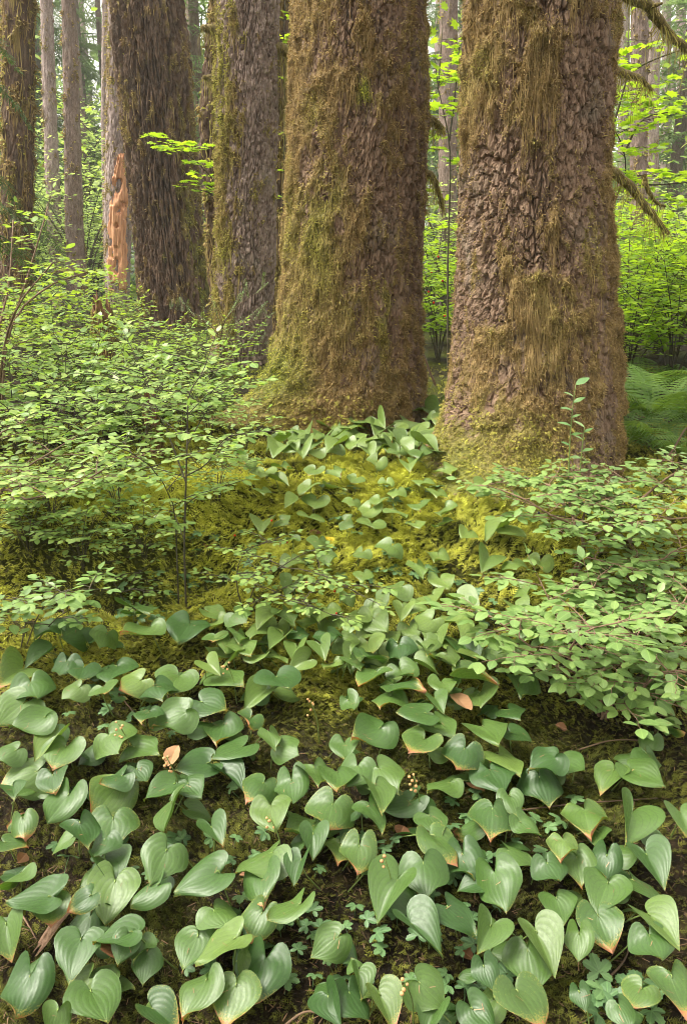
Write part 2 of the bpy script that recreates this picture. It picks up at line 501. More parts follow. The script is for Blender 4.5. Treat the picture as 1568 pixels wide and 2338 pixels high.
M['needle'] = leaf_mat("hemlock_needle", (0.05, 0.095, 0.034), (0.09, 0.155, 0.05), (0.16, 0.23, 0.075), 0.5, 0.25, (0.15, 0.25, 0.05), 0.4, vein=False)
M['far_needle'] = leaf_mat("far_needle", (0.09, 0.16, 0.06), (0.15, 0.24, 0.085), (0.24, 0.33, 0.12), 0.6, 0.4, (0.3, 0.42, 0.12), 0.3, vein=False)  # lighter copy of the hemlock needle, brighter far light put into its colour
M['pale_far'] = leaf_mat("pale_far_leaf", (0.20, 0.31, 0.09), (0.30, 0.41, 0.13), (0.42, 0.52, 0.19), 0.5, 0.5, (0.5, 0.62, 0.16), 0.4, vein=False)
M['seedling'] = leaf_mat("seedling_needle", (0.10, 0.20, 0.07), (0.16, 0.27, 0.10), (0.24, 0.34, 0.15), 0.4, 0.3, (0.30, 0.46, 0.06), 0.5, vein=False)
M['litter'] = plain_mat("needle_litter", (0.06, 0.034, 0.017), (0.16, 0.095, 0.05), 40, 0.8, 0.1, per=0.5)
# ------------------------------------------------------------------ the ground
_py = np.array([-30, 0, 1.0, 1.5, 2.0, 2.5, 3.0, 3.4, 4.2, 5.5, 7, 10, 14, 20, 40, 80, 200])
_pd = np.array([1.4, 1.36, 1.33, 1.28, 1.20, 1.09, .97, .90, .82, .76, .72, .68, .66, .70, .8, .6, 0.0])

def bump(x, y, cx, cy, sx, sy, amp):
    return amp * np.exp(-((x - cx) / sx) ** 2 - ((y - cy) / sy) ** 2)

def ground_smooth(x, y):
    x = np.asarray(x, float); y = np.asarray(y, float)
    z = CAM_Z - np.interp(y, _py, _pd)
    z = z + bump(x, y, -1.15, 3.0, 0.75, 0.26, 0.09)        # mossy old log lying to the left
    z = z + bump(x, y, -0.55, 3.25, 0.5, 0.3, 0.06)
    z = z - bump(x, y, -0.85, 2.62, 0.30, 0.14, 0.18)         # dark hollow in front of it
    z = z + bump(x, y, 0.38, 3.42, 0.26, 0.24, 0.05) + bump(x, y, -0.42, 4.35, 0.2, 0.3, 0.05)
    z = z + bump(x, y, 0.30, 3.05, 0.38, 0.40, 0.05)         # moss hump at the roots
    z = z - bump(x, y, 0.95, 2.3, 0.5, 0.35, 0.06)
    z = z - bump(x, y, 0.02, 2.55, 0.12, 0.10, 0.05)
    return z

def ground(x, y):
    z = ground_smooth(x, y)
    near = np.clip(1.6 - np.asarray(y) / 8.0, 0.25, 1)
    z = z + (fbm(np.asarray(x) * 1.7, np.asarray(y) * 1.7, 0.3, 5, 3) - 0.5) * 0.13
    z = z + (fbm(np.asarray(x) * 9, np.asarray(y) * 9, 1.3, 6, 3) - 0.5) * (0.045 + 0.05 * sstep(2.2, 2.7, np.asarray(y))) * near
    return z

def gz(x, y):
    return float(ground(np.array([x]), np.array([y]))[0])

def hit(px, py, lift=0.0):
    """where the line of sight through a pixel meets the ground (raised by lift)"""
    r = ray(px, py)
    t = np.linspace(0.8, 40, 4000) if py < 900 else np.linspace(0.8, 9, 2500)
    z = CAM_Z + r[2] * t
    d = z - (ground(r[0] * t, r[1] * t) + lift)
    k = np.argmax(d < 0)
    if d[k] >= 0:
        k = len(t) - 1
    return np.array([r[0] * t[k], r[1] * t[k], z[k]])

def moss_amount(x, y):
    """how much of the floor is moss: thick on the hump and the log, thin in the foreground"""
    m = 0.42 + 0.9 * (fbm(x * 2.4, y * 2.4, 4.0, 31, 4) - 0.5)
    m = m + bump(x, y, 0.25, 3.0, 0.75, 0.65, 0.6) + bump(x, y, -0.9, 3.05, 0.9, 0.3, 0.5)
    m = m - bump(x, y, 0.85, 2.2, 0.4, 0.3, 0.2) - 0.10 * sstep(2.0, 1.2, y)
    return np.clip(m, 0, 1)

def grow(a, b, s0, k):
    out = [a]
    while out[-1] < b:
        out.append(out[-1] + s0); s0 *= k
    return out

gy = np.concatenate([np.arange(-12, 0.6, 0.6), np.arange(0.6, 5.0, 0.02), grow(5.0, 260, 0.03, 1.07)])
gx1 = np.concatenate([np.arange(0, 2.2, 0.022), grow(2.2, 200, 0.04, 1.13)])
gx = np.concatenate([-gx1[:0:-1], gx1])
GX, GY = np.meshgrid(gx, gy, indexing='ij')
GZ = ground(GX, GY)
ni, nj = GX.shape
ii, jj = np.meshgrid(np.arange(ni - 1), np.arange(nj - 1), indexing='ij')
q = ii * nj + jj
gf = np.stack([q, q + nj, q + nj + 1, q + 1], -1).reshape(-1, 4)
g_me = mesh_data("ground", np.stack([GX, GY, GZ], -1).reshape(-1, 3), gf, M['soil'], None, {'moss': moss_amount(GX, GY).ravel()})
tag(link("ground", g_me), "dark forest floor of soil and moss under the plants", kind="structure")

# ------------------------------------------------------------------ trunks
class Trunk:
    """one trunk as a finely displaced tube; silhouette rows are (py, x_left, x_right) in the photograph"""
    def __init__(self, Y, rows, seed, nth=150, dz=0.012, lobes=(), cell=(0.05, 0.13), depth=0.018, crack=0.22,
                 mossy=(), moss0=0.0, greeny=(), green0=0.0, top=9.0, soft=0.5, zvis=None, wob=0.012, base=None, flat=False, grit=0.0, slim=0.0, warp=1.7, big=0.0, shing=1.0):
        self.flat = flat
        self.Y = Y
        rows = sorted(rows, key=lambda r: -r[0])
        zs, xs, rs, pys = [], [], [], []
        for py, xl, xr in rows:
            a, b = on_plane(xl, py, Y), on_plane(xr, py, Y)
            zs.append(a[2]); xs.append((a[0] + b[0]) / 2); rs.append((b[0] - a[0]) / 2); pys.append(py)
        zs, xs, rs, pys = map(np.array, (zs, xs, rs, pys))
        bx = float(xs[0])
        self.base = np.array([bx, Y, gz(bx, Y)]) if base is None else np.array(base)
        zb = self.base[2] - 0.30
        ztop = zs[-1] + 0.10 if zvis is None else zvis
        zl = np.arange(zb, ztop, dz)
        if top > ztop:
            zl = np.concatenate([zl, np.linspace(ztop, top, 14)])
        slope = (xs[-1] - xs[-2]) / (zs[-1] - zs[-2])
        tap = (rs[-1] - rs[0]) / max(zs[-1] - zs[0], 0.1)
        tap = max(min(tap, -0.004), -0.03)
        cx = np.interp(zl, zs, xs); r = np.interp(zl, zs, rs)
        up = np.clip(zl - zs[-1], 0, None)
        cx = cx + up * slope * 0.7; r = np.maximum(r + up * tap, rs[-1] * 0.3)
        k = 7
        pad = lambda a: np.convolve(np.concatenate([[a[0]] * k, a, [a[-1]] * k]), np.ones(2 * k + 1) / (2 * k + 1), 'valid')
        cx, r = pad(cx), pad(r) - slim
        self.axis_x, self.rad = cx, r
        # more columns on the side one can see
        f = np.linspace(0, 1, nth, endpoint=False)
        th = -math.pi / 2 + 2 * math.pi * (f - 0.5) + 0.55 * np.sin(2 * math.pi * (f - 0.5)) * -1.0
        TH, Z = np.meshgrid(th, zl)
        R = np.repeat(r[:, None], nth, 1); CX = np.repeat(cx[:, None], nth, 1)
        rb = rs.mean()
        for (deg, wd, amp, h) in lobes:
            dth = (TH - math.radians(deg) + math.pi) % (2 * math.pi) - math.pi
            R = R + amp * np.exp(-np.clip(Z - self.base[2] + 0.05, 0, None) / h) * np.exp(-(dth / wd) ** 2)
        C, S = np.cos(TH), np.sin(TH)
        R = R * (1 + 0.05 * (fbm(C * 1.3 + seed, S * 1.3, Z * 0.9, seed, 2) - 0.5))
        # bark plates
        wx = (fbm(C * rb * 9, S * rb * 9, Z * 5, seed + 3, 4, 0.62) - 0.5) * warp
        wz = (fbm(C * rb * 9, S * rb * 9, Z * 5, seed + 9, 4, 0.62) - 0.5) * warp
        cw, ch = cell
        f1, f2, cid, foz = worley(C * rb / cw + wx, S * rb / cw + wx * 0.7, Z / ch + wz, seed)
        g1, g2, gid, goz = worley(C * rb / cw * 2.3 + wx, S * rb / cw * 2.3, Z / ch * 2.0 + wz, seed + 5)
        open_ = sstep(0.30, 0.62, fbm(C * rb * 13, S * rb * 13, Z * 4, seed + 33, 2))
        d = 1 - (1 - np.clip((f2 - f1) / crack, 0, 1)) * (0.35 + 0.65 * open_) - 0.30 * (1 - np.clip((g2 - g1) / 0.16, 0, 1))
        d = d + 0.30 * (cid - 0.5) + 0.30 * (gid - 0.5) + shing * (0.45 * np.clip(foz, -.6, .6) + 0.30 * np.clip(goz, -.6, .6)) + 0.25 * (fbm(C * rb * 40, S * rb * 40, Z * 22, seed + 41, 3) - 0.5) + grit * (np.random.default_rng(seed).uniform(-.5, .5, TH.shape))
        if big:                                  # a few long deep cracks over the small plates
            b1, b2, bid, boz = worley(C * rb / cw * .42 + wx * .6, S * rb / cw * .42, Z / ch * .30 + wz * .5, seed + 15)
            d = d - big * (1 - np.clip((b2 - b1) / 0.09, 0, 1)) * (0.3 + .7 * open_) + 0.5 * big * (bid - .5)
        # moss mask in (side position, photo row)
        PY = PCY - FPX * (Y * _st + (Z - CAM_Z) * _ct) / (Y * _ct - (Z - CAM_Z) * _st)
        U = np.where(S < 0.35, C, np.sign(C) * (2 - np.abs(C)) * 0.5 + np.sign(C) * 0.5)
        def field(base, blobs):
            m = np.full(PY.shape, base)
            for (u0, p0, su, sp, amp) in blobs:
                m = m + amp * np.exp(-((U - u0) / su) ** 2 - ((PY - p0) / sp) ** 2)
            return m
        n1 = fbm(C * rb * 11, S * rb * 11, Z * 6, seed + 51, 4)
        n2 = fbm(C * rb * 32, S * rb * 32, Z * 14, seed + 61, 3)
        mo = np.clip(field(moss0, mossy) + 2.0 * (n1 - 0.5) + 1.5 * (n2 - 0.5), 0, 1)
        gr = np.clip(field(green0, greeny) + 1.0 * (fbm(C * rb * 7, S * rb * 7, Z * 5, seed + 71, 3) - 0.5), 0, 1)
        puff = mo * (0.004 + wob * 2.2 * sstep(.35, .75, fbm(C * rb * 20, S * rb * 20, Z * 16, seed + 81, 3)))
        R = R + depth * (d - 0.6) * (1 - soft * mo) + puff
        P = np.stack([CX + R * C, np.full(R.shape, Y) + R * S, Z], -1)
        # below the roots nothing shows; keep the foot inside the ground
        self.P, self.moss, self.green, self.dz, self.seed = P, mo, gr, dz, seed
        self.nfine = int(np.sum(zl < ztop - dz))
        self.zl = zl
        nr = len(zl)
        i, j = np.meshgrid(np.arange(nr - 1), np.arange(nth), indexing='ij')
        a = i * nth + j; b = i * nth + (j + 1) % nth
        faces = np.stack([a, b, b + nth, a + nth], -1).reshape(-1, 4)
        self.args = (P.reshape(-1, 3) - self.base, faces, {'moss': mo.ravel(), 'green': gr.ravel(), 'plate': np.clip(0.5 + 0.7 * (cid - 0.5) + 0.3 * (gid - 0.5), 0, 1).ravel()})
        gyv = np.gradient(P, axis=1); gzv = np.gradient(P, axis=0)
        self.N = norm(np.cross(gyv, gzv))
        flip = (self.N[..., 0] * C + self.N[..., 1] * S) < 0
        self.N[flip] *= -1
        # smooth outward direction for the strands
        self.O = norm(np.stack([C, S, np.full(C.shape, 0.15)], -1))
    def build(self, root, mat, name="trunk"):
        v, f, at = self.args
        return link(name, mesh_data(name, v, f, mat, None, at, smooth=not self.flat), root)
    def hang(self, rng, n, L=(0.04, 0.16), w=(0.0018, 0.004), bias=1.0, umin=0.35, lift=0.004, skirt=0.45):
        """hanging strands rooted where the moss is thick, following the trunk downwards"""
        B = Batch()
        w_ = np.clip(self.moss[:self.nfine] - umin, 0, None) ** bias
        w_[:int((self.base[2] + skirt - self.zl[0]) / self.dz)] = 0
        # columns facing away get a share too, but fewer
        p = (w_ / w_.sum()).ravel()
        idx = rng.choice(p.size, n, p=p)
        nth = self.P.shape[1]
        i, j = idx // nth, idx % nth
        k = 5
        ln = rng.uniform(L[0], L[1], n) * (0.5 + self.moss[i, j])
        clump = vnoise(j * 0.23, i * 0.05, 0, self.seed + 7)
        ln *= 0.55 + 0.9 * clump
        pts = []
        sway = rng.normal(0, 3.2, n)
        for s in range(k):
            t = s / (k - 1)
            ri = np.clip(i - np.round(ln * t / self.dz).astype(int), 0, self.nfine - 1)
            rj = (j + np.round(sway * t).astype(int)) % nth
            q = self.P[ri, rj] + self.O[ri, rj] * (lift + rng.uniform(0, 0.008, n) * math.sin(math.pi * min(t + 0.2, 1)))[:, None]
            q = q + rng.normal(0, 0.0026, (n, 3))
            pts.append(q)
        P = np.stack(pts, 1)
        side = norm(np.cross(self.O[i, j], np.array([0, 0, 1.0])) + rng.normal(0, 0.35, (n, 3)))
        wd = rng.uniform(w[0], w[1], n)[:, None] * np.array([0.8, 1, 1, 0.8, 0.25])[None]
        B.ribbons(P - self.base, side, wd, rnd=np.clip(rng.uniform(0, 1, n) * 0.7 + 0.4 * clump, 0, 1), green=np.clip(self.green[i, j] * 0.8 - 0.1, 0, 1))
        return B
    def fuzz(self, rng, n, L=(0.01, 0.03), w=0.005, umin=0.3, B=None, droop=0.8):
        """short curled tufts standing out of the moss cushions"""
        B = B or Batch()
        w_ = np.clip(self.moss[:self.nfine] - umin, 0, None)
        p = (w_ / w_.sum()).ravel()
        idx = rng.choice(p.size, n, p=p)
        nth = self.P.shape[1]
        i, j = idx // nth, idx % nth
        o = norm(self.O[i, j] + rng.normal(0, 0.75, (n, 3)))
        ln = rng.uniform(L[0], L[1], n)[:, None] * (0.6 + 0.8 * vnoise(j * 0.17, i * 0.09, 3, self.seed + 19))[:, None]
        p0 = self.P[i, j]
        p1 = p0 + o * ln * 0.6
        p2 = p1 + norm(o + np.array([0, 0, -droop]) + rng.normal(0, 0.3, (n, 3))) * ln * 0.6
        P = np.stack([p0, p1, p2], 1)
        side = norm(np.cross(o, rng.normal(0, 1, (n, 3))))
        wd = np.full((n, 1), w) * rng.uniform(0.6, 1.3, (n, 1)) * np.array([0.7, 1.0, 0.2])[None]
        B.ribbons(P - self.base, side, wd, rnd=rng.uniform(0, 1, n), green=np.clip(self.green[i, j] + rng.normal(0, 0.15, n), 0, 1))
        return B

def big_tree(name, label, tr, mat, group=None, strands=0, fuzz=0, seed=1, hangkw={}, fuzzkw={}):
    root = thing(name, tuple(tr.base), label, "tree", group)
    tr.build(root, mat)
    rng = np.random.default_rng(seed)
    if strands:
        tag(tr.hang(rng, strands, **hangkw).build("hanging_moss", M['moss'], root), kind="stuff")
    if fuzz:
        tag(tr.fuzz(rng, fuzz, **fuzzkw).build("moss_tufts", M['moss'], root), kind="stuff")
    return root

# the right-hand giant
T_R = Trunk(3.72, [(-60, 1056, 1418), (0, 1052, 1415), (250, 1046, 1398), (400, 1042, 1390), (600, 1037, 1396), (750, 1034, 1403), (900, 1030, 1408), (1000, 1030, 1400), (1090, 1034, 1390)], 3,
            nth=340, dz=0.0064, slim=0.022, cell=(0.036, 0.080), depth=0.0165, crack=0.13, flat=True, grit=0.12, warp=1.1, big=1.0,
            lobes=[(-158, 0.45, 0.34, 0.22), (-122, 0.5, 0.42, 0.20), (-85, 0.45, 0.18, 0.18), (-55, 0.3, 0.05, 0.2), (-20, 0.35, 0.06, 0.3), (60, 0.5, 0.2, 0.2), (150, 0.5, 0.2, 0.2)],
            moss0=0.20, mossy=[(-0.6, 80, 0.45, 230, 0.55), (-0.15, 230, 0.3, 90, 0.25), (-0.85, 250, 0.12, 300, 0.35), (-0.6, 430, 0.4, 90, -0.4), (0.3, 350, 0.5, 150, -0.25), (0.0, 760, 0.75, 260, 0.62), (-0.9, 600, 0.2, 120, -0.3), (0.93, 300, 0.14, 700, 0.5), (0.9, 800, 0.15, 250, 0.45), (0.62, 900, 0.13, 160, -0.45), (-0.4, 1000, 0.8, 90, 0.6)],
            green0=0.02, greeny=[(-0.9, 180, 0.2, 120, 0.35), (-0.7, 1020, 0.7, 110, 0.75), (-0.1, 1060, 0.6, 70, 0.5), (0.55, 520, 0.15, 100, 0.2)], soft=0.55)
tree_R = big_tree("spruce_tree", "widest mossy trunk with plated bark on the right, moss sweeping down over its roots", T_R, M['bark_plated'],
                  strands=3200, fuzz=72000, seed=11, hangkw=dict(L=(0.02, 0.14), w=(0.0012, 0.0026), umin=0.45), fuzzkw=dict(L=(0.005, 0.018), w=0.0032, umin=0.12, droop=.6))

# the middle giant
T_C = Trunk(4.50, [(-60, 669, 976), (0, 667, 975), (250, 658, 984), (400, 652, 976), (550, 646, 970), (700, 640, 966), (800, 636, 966), (900, 632, 966), (965, 632, 966)], 8,
            nth=300, dz=0.0085, slim=0.022, cell=(0.030, 0.066), depth=0.016, crack=0.16, flat=True, grit=0.14, warp=1.1, big=.7,
            lobes=[(-172, 0.30, 0.55, 0.13), (-155, 0.45, 0.22, 0.28), (-95, 0.5, 0.07, 0.2), (-40, 0.3, 0.04, 0.2), (30, 0.5, 0.2, 0.2), (110, 0.5, 0.2, 0.2)],
            moss0=0.50, mossy=[(-0.95, 350, 0.2, 500, 0.5), (-0.45, 620, 0.4, 330, 0.4), (0.0, 900, 1.0, 120, 0.5), (0.8, 450, 0.25, 400, -0.35), (0.35, 480, 0.25, 200, -0.3), (0.1, 60, 0.3, 110, -0.15), (-0.5, 560, 0.2, 60, 0.5), (-0.85, 850, 0.3, 90, 0.5)],
            green0=0.0, greeny=[(-0.6, 560, 0.35, 90, 0.6), (0.05, 250, 0.1, 40, 0.9), (-0.35, 430, 0.25, 90, 0.35), (-0.8, 760, 0.35, 140, 0.5), (-0.3, 700, 0.4, 130, 0.2), (0.45, 720, 0.14, 80, 0.6), (-0.9, 860, 0.4, 60, 0.9), (-0.6, 300, 0.15, 60, 0.4)], soft=0.6)
tree_C = big_tree("spruce_tree", "thick trunk in the middle, gold moss along its left edge and green moss cushions", T_C, M['bark_plated'],
                  strands=2600, fuzz=72000, seed=12, hangkw=dict(L=(0.02, 0.14), w=(0.0014, 0.0030), umin=0.45), fuzzkw=dict(L=(0.006, 0.021), w=0.0038, umin=0.12, droop=.6))

# slim grey trunk between the middle giant and the dark one
T_4 = Trunk(6.9, [(-60, 502, 637), (0, 500, 636), (300, 497, 632), (600, 495, 627), (700, 493, 622), (800, 490, 613)], 15,
            nth=170, dz=0.014, cell=(0.030, 0.090), depth=0.024, crack=0.25, flat=True, grit=0.15, warp=.4, big=.5, shing=.3,
            lobes=[(-170, 0.5, 0.05, 0.2), (-60, 0.5, 0.03, 0.2)], moss0=-0.02,
            mossy=[(-0.75, 300, 0.5, 700, 0.72), (-0.2, 330, 0.25, 200, 0.2)], green0=0.25, greeny=[(-0.8, 300, 0.5, 600, 0.35)])
tree_4 = big_tree("hemlock_tree", "slim grey-brown trunk with olive moss down its left half", T_4, M['bark_grey'],
                  strands=1500, fuzz=16000, seed=13, hangkw=dict(L=(0.05, 0.2), w=(0.002, 0.005), umin=.5), fuzzkw=dict(L=(0.012, 0.032), w=0.006, droop=.5))

# dark furrowed trunk
T_5 = Trunk(11.2, [(-60, 252, 412), (0, 256, 416), (100, 262, 430), (300, 281, 442), (400, 293, 450), (500, 304, 461), (600, 314, 476), (700, 323, 490), (745, 325, 498)], 21,
            nth=220, dz=0.020, cell=(0.060, 0.46), depth=0.062, crack=0.42, flat=True, grit=0.08, warp=.35, big=.6, shing=.15,
            lobes=[(-20, 0.5, 0.12, 0.4), (-160, 0.4, 0.06, 0.3), (-90, 0.3, 0.06, 0.3)], moss0=0.16,
            mossy=[(0.85, 550, 0.4, 250, 0.55), (-0.75, 200, 0.3, 300, 0.25)], green0=0.15, greeny=[(0.85, 580, 0.35, 220, 0.55)], soft=0.3)
tree_5 = big_tree("fir_tree", "big dark trunk with deep furrowed bark, leaning slightly left towards the top", T_5, M['bark_dark'],
                  strands=300, fuzz=6000, seed=14, hangkw=dict(L=(0.05, 0.25), w=(0.005, 0.009), umin=.5), fuzzkw=dict(L=(0.015, 0.04), w=0.010, droop=.5, umin=.45))

# the dying tree with bare orange wood
T_S = Trunk(12.9, [(-60, 247, 300), (0, 247, 302), (300, 243, 303), (400, 240, 302), (500, 238, 300), (600, 240, 296), (680, 246, 294)], 27,
            nth=120, dz=0.03, cell=(0.05, 0.12), depth=0.02, moss0=0.05, mossy=[(-0.8, 300, 0.4, 400, 0.6)], green0=0.3, wob=0)
tree_S = big_tree("dying_tree", "dying tree with a long strip of bare orange wood, beside the dark furrowed trunk", T_S, M['bark_pale'],
                  strands=0, fuzz=900, seed=15, hangkw=dict(L=(0.1, 0.3), w=(0.008, 0.014)), fuzzkw=dict(L=(0.03, 0.06), w=0.016))
# bare strip: a torn patch standing a little proud of the bark
def bare_strip():
    rng = np.random.default_rng(5)
    rows = np.linspace(352, 668, 200); cols = np.linspace(0, 1, 45)
    V = []
    for a, py in enumerate(rows):
        t = (py - 352) / 316
        xl = np.interp(py, [352, 400, 450, 560, 668], [279, 264, 255, 249, 255])
        xr = np.interp(py, [352, 400, 450, 560, 668], [290, 297, 300, 298, 293])
        for c in cols:
            px = xl + (xr - xl) * c
            w = on_plane(px, py, 12.9)
            cxm = np.interp(w[2], T_S.zl, T_S.axis_x); r = np.interp(w[2], T_S.zl, T_S.rad)
            s = np.clip((w[0] - cxm) / r, -0.985, 0.985)
            rr = r * (1.0 + 0.20 * (fbm(c * 14, py * 0.010, 0.0, 9, 3, .6) - 0.5)) + 0.05
            e = min(c - .22 * float(fbm(py * .05, 0, 0, 4, 3)), 1 - c - .16 * float(fbm(py * .06, 5, 0, 4, 3)), t * 2, (1 - t) * 2)
            rr *= 1 - 0.24 * float(sstep(0.08, -0.03, e))
            hole = 0.06 * float(sstep(0.60, 0.85, vnoise(c * 4, py * 0.06, 2.0, 3)))
            V.append([cxm + rr * s, 12.9 - math.sqrt(1 - s * s) * (rr - hole), w[2]])
    n, m = len(rows), len(cols)
    i, j = np.meshgrid(np.arange(n - 1), np.arange(m - 1), indexing='ij')
    a = i * m + j
    f = np.stack([a, a + 1, a + m + 1, a + m], -1).reshape(-1, 4)
    return link("bare_wood", mesh_data("bare_wood", np.array(V) - T_S.base, f, M['wood'], smooth=True), tree_S)
bs = bare_strip(); bs["label"] = "strip of bare orange wood"

# further trunks on the left, thinner with distance
def simple_tree(Y, rows, seed, name, label, mat, group=None, strands=0, fuzz=0, moss0=0.1, mossy=(), green0=0.25, cell=(0.05, 0.14), depth=0.016, nth=72, dz=0.045, top=14.0, fw=0.02):
    T = Trunk(Y, rows, seed, nth=nth, dz=dz, cell=cell, depth=depth, moss0=moss0, mossy=mossy, green0=green0, top=top, wob=0.02)
    return T, big_tree(name, label, T, mat, group, strands, fuzz, seed, dict(L=(0.1, 0.3), w=(fw * .4, fw * .7)), dict(L=(0.03, 0.06), w=fw))

T_1, tree_1 = simple_tree(10.2, [(-60, 14, 78), (0, 12, 77), (300, 10, 75), (450, 6, 71), (700, 0, 70)], 31, "spruce_tree", "brown trunk at the left edge, hung with low hemlock sprays", M['bark_dark'], strands=900, fuzz=2500, moss0=0.25, nth=110, dz=0.03)
T_2, tree_2 = simple_tree(17.5, [(-60, 91, 117), (0, 93, 119), (300, 101, 130), (450, 107, 137), (640, 116, 148)], 32, "hemlock_tree", "thin pale pinkish trunk, the paler of two side by side", M['bark_pale'], fuzz=600, moss0=0.05, mossy=[(-0.9, 200, 0.3, 400, 0.35)])
T_3, tree_3 = simple_tree(15.5, [(-60, 141, 171), (0, 142, 172), (300, 148, 183), (500, 151, 188), (690, 156, 200)], 33, "hemlock_tree", "thin brown-grey trunk with knots beside the thin pale one", M['bark_grey'], fuzz=800, moss0=0.08)
T_7, tree_7 = simple_tree(19.0, [(-60, 236, 252), (0, 234, 252), (300, 231, 249), (640, 238, 254)], 34, "hemlock_tree", "very thin pale trunk just left of the dying tree", M['bark_pale'], moss0=0.0)
T_7b, tree_7b = simple_tree(16.2, [(100, 148, 156), (300, 147, 157), (660, 151, 161)], 35, "hemlock_tree", "dead pole half hidden behind the thin brown-grey trunk", M['bark_grey'], moss0=0.1, top=2.0)
T_6, tree_6 = simple_tree(8.6, [(-60, 484, 536), (0, 480, 534), (110, 474, 530), (220, 462, 530), (330, 458, 530), (450, 470, 530), (700, 484, 530)], 36, "hemlock_tree", "dark gnarled mossy trunk peeping out behind the slim grey one", M['bark_dark'], strands=500, fuzz=1800, moss0=0.15, green0=0.4, nth=110, dz=0.025, depth=0.05, cell=(0.07, 0.2))
T_8, tree_8 = simple_tree(8.2, [(-60, 610, 668), (0, 612, 668), (300, 616, 664), (700, 620, 662)], 37, "hemlock_tree", "brown trunk in shadow between the slim grey trunk and the middle one", M['bark_dark'], strands=800, fuzz=2000, moss0=0.3, green0=0.2, nth=90, dz=0.03)

# trunks seen on the right; far haze and light put into the pale bark colour
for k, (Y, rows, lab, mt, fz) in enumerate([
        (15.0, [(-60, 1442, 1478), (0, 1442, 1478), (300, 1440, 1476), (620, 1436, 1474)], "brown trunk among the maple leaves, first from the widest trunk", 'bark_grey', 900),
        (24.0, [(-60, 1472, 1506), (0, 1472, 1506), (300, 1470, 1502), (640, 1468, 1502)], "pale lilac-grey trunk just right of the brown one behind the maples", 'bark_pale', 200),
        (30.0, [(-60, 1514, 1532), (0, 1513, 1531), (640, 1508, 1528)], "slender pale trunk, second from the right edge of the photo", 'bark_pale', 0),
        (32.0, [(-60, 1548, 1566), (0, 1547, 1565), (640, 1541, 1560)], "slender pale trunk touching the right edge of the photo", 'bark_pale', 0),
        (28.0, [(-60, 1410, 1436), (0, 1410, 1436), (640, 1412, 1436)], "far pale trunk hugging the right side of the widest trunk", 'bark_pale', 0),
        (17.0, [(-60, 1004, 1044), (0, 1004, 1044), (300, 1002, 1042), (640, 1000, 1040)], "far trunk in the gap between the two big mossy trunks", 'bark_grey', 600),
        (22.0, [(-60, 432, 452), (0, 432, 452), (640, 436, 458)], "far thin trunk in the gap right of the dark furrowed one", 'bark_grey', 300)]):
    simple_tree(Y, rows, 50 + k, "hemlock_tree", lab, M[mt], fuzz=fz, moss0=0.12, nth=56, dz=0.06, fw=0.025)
# ------------------------------------------------------------------ moss on the ground
def sprig_template(rng, nl=9):
    """one feathery moss shoot: arched stem with small pointed side leaves, about 1 unit long"""
    v, f = [], []
    lean = rng.uniform(0.5, 0.9)
    def P(t):
        return np.array([0.12 * math.sin(3 * t), lean * t - 0.1 * t * t, 0.62 * t - 0.55 * lean * t * t])
    for k in range(nl):
        t = 0.12 + 0.88 * k / (nl - 1)
        p = P(t); s = 1 if k % 2 else -1
        ln = 0.34 * (1 - 0.55 * t)
        d = np.array([s * 0.9, 0.55, 0.25 + rng.uniform(-.25, .25)]) * ln
        b = (P(min(1, t + 0.13)) - p) * 0.55
        n = len(v)
        v += [p - b, p + b, p + d]
        f += [[n, n + 1, n + 2]]
    n = len(v)
    v += [P(0) + [-.03, 0, 0], P(0) + [.03, 0, 0], P(1.05)]
    f += [[n, n + 1, n + 2]]
    v = np.array(v)
    return v, np.array(f), np.zeros((len(v), 2))

def in_view(x, y, z, mx=60, my=80):
    d = y * _ct - (z - CAM_Z) * _st
    px = PCX + FPX * x / d; py = PCY - FPX * (y * _st + (z - CAM_Z) * _ct) / d
    return (d > 0.2) & (px > -mx) & (px < 1568 + mx) & (py < 2337 + my)

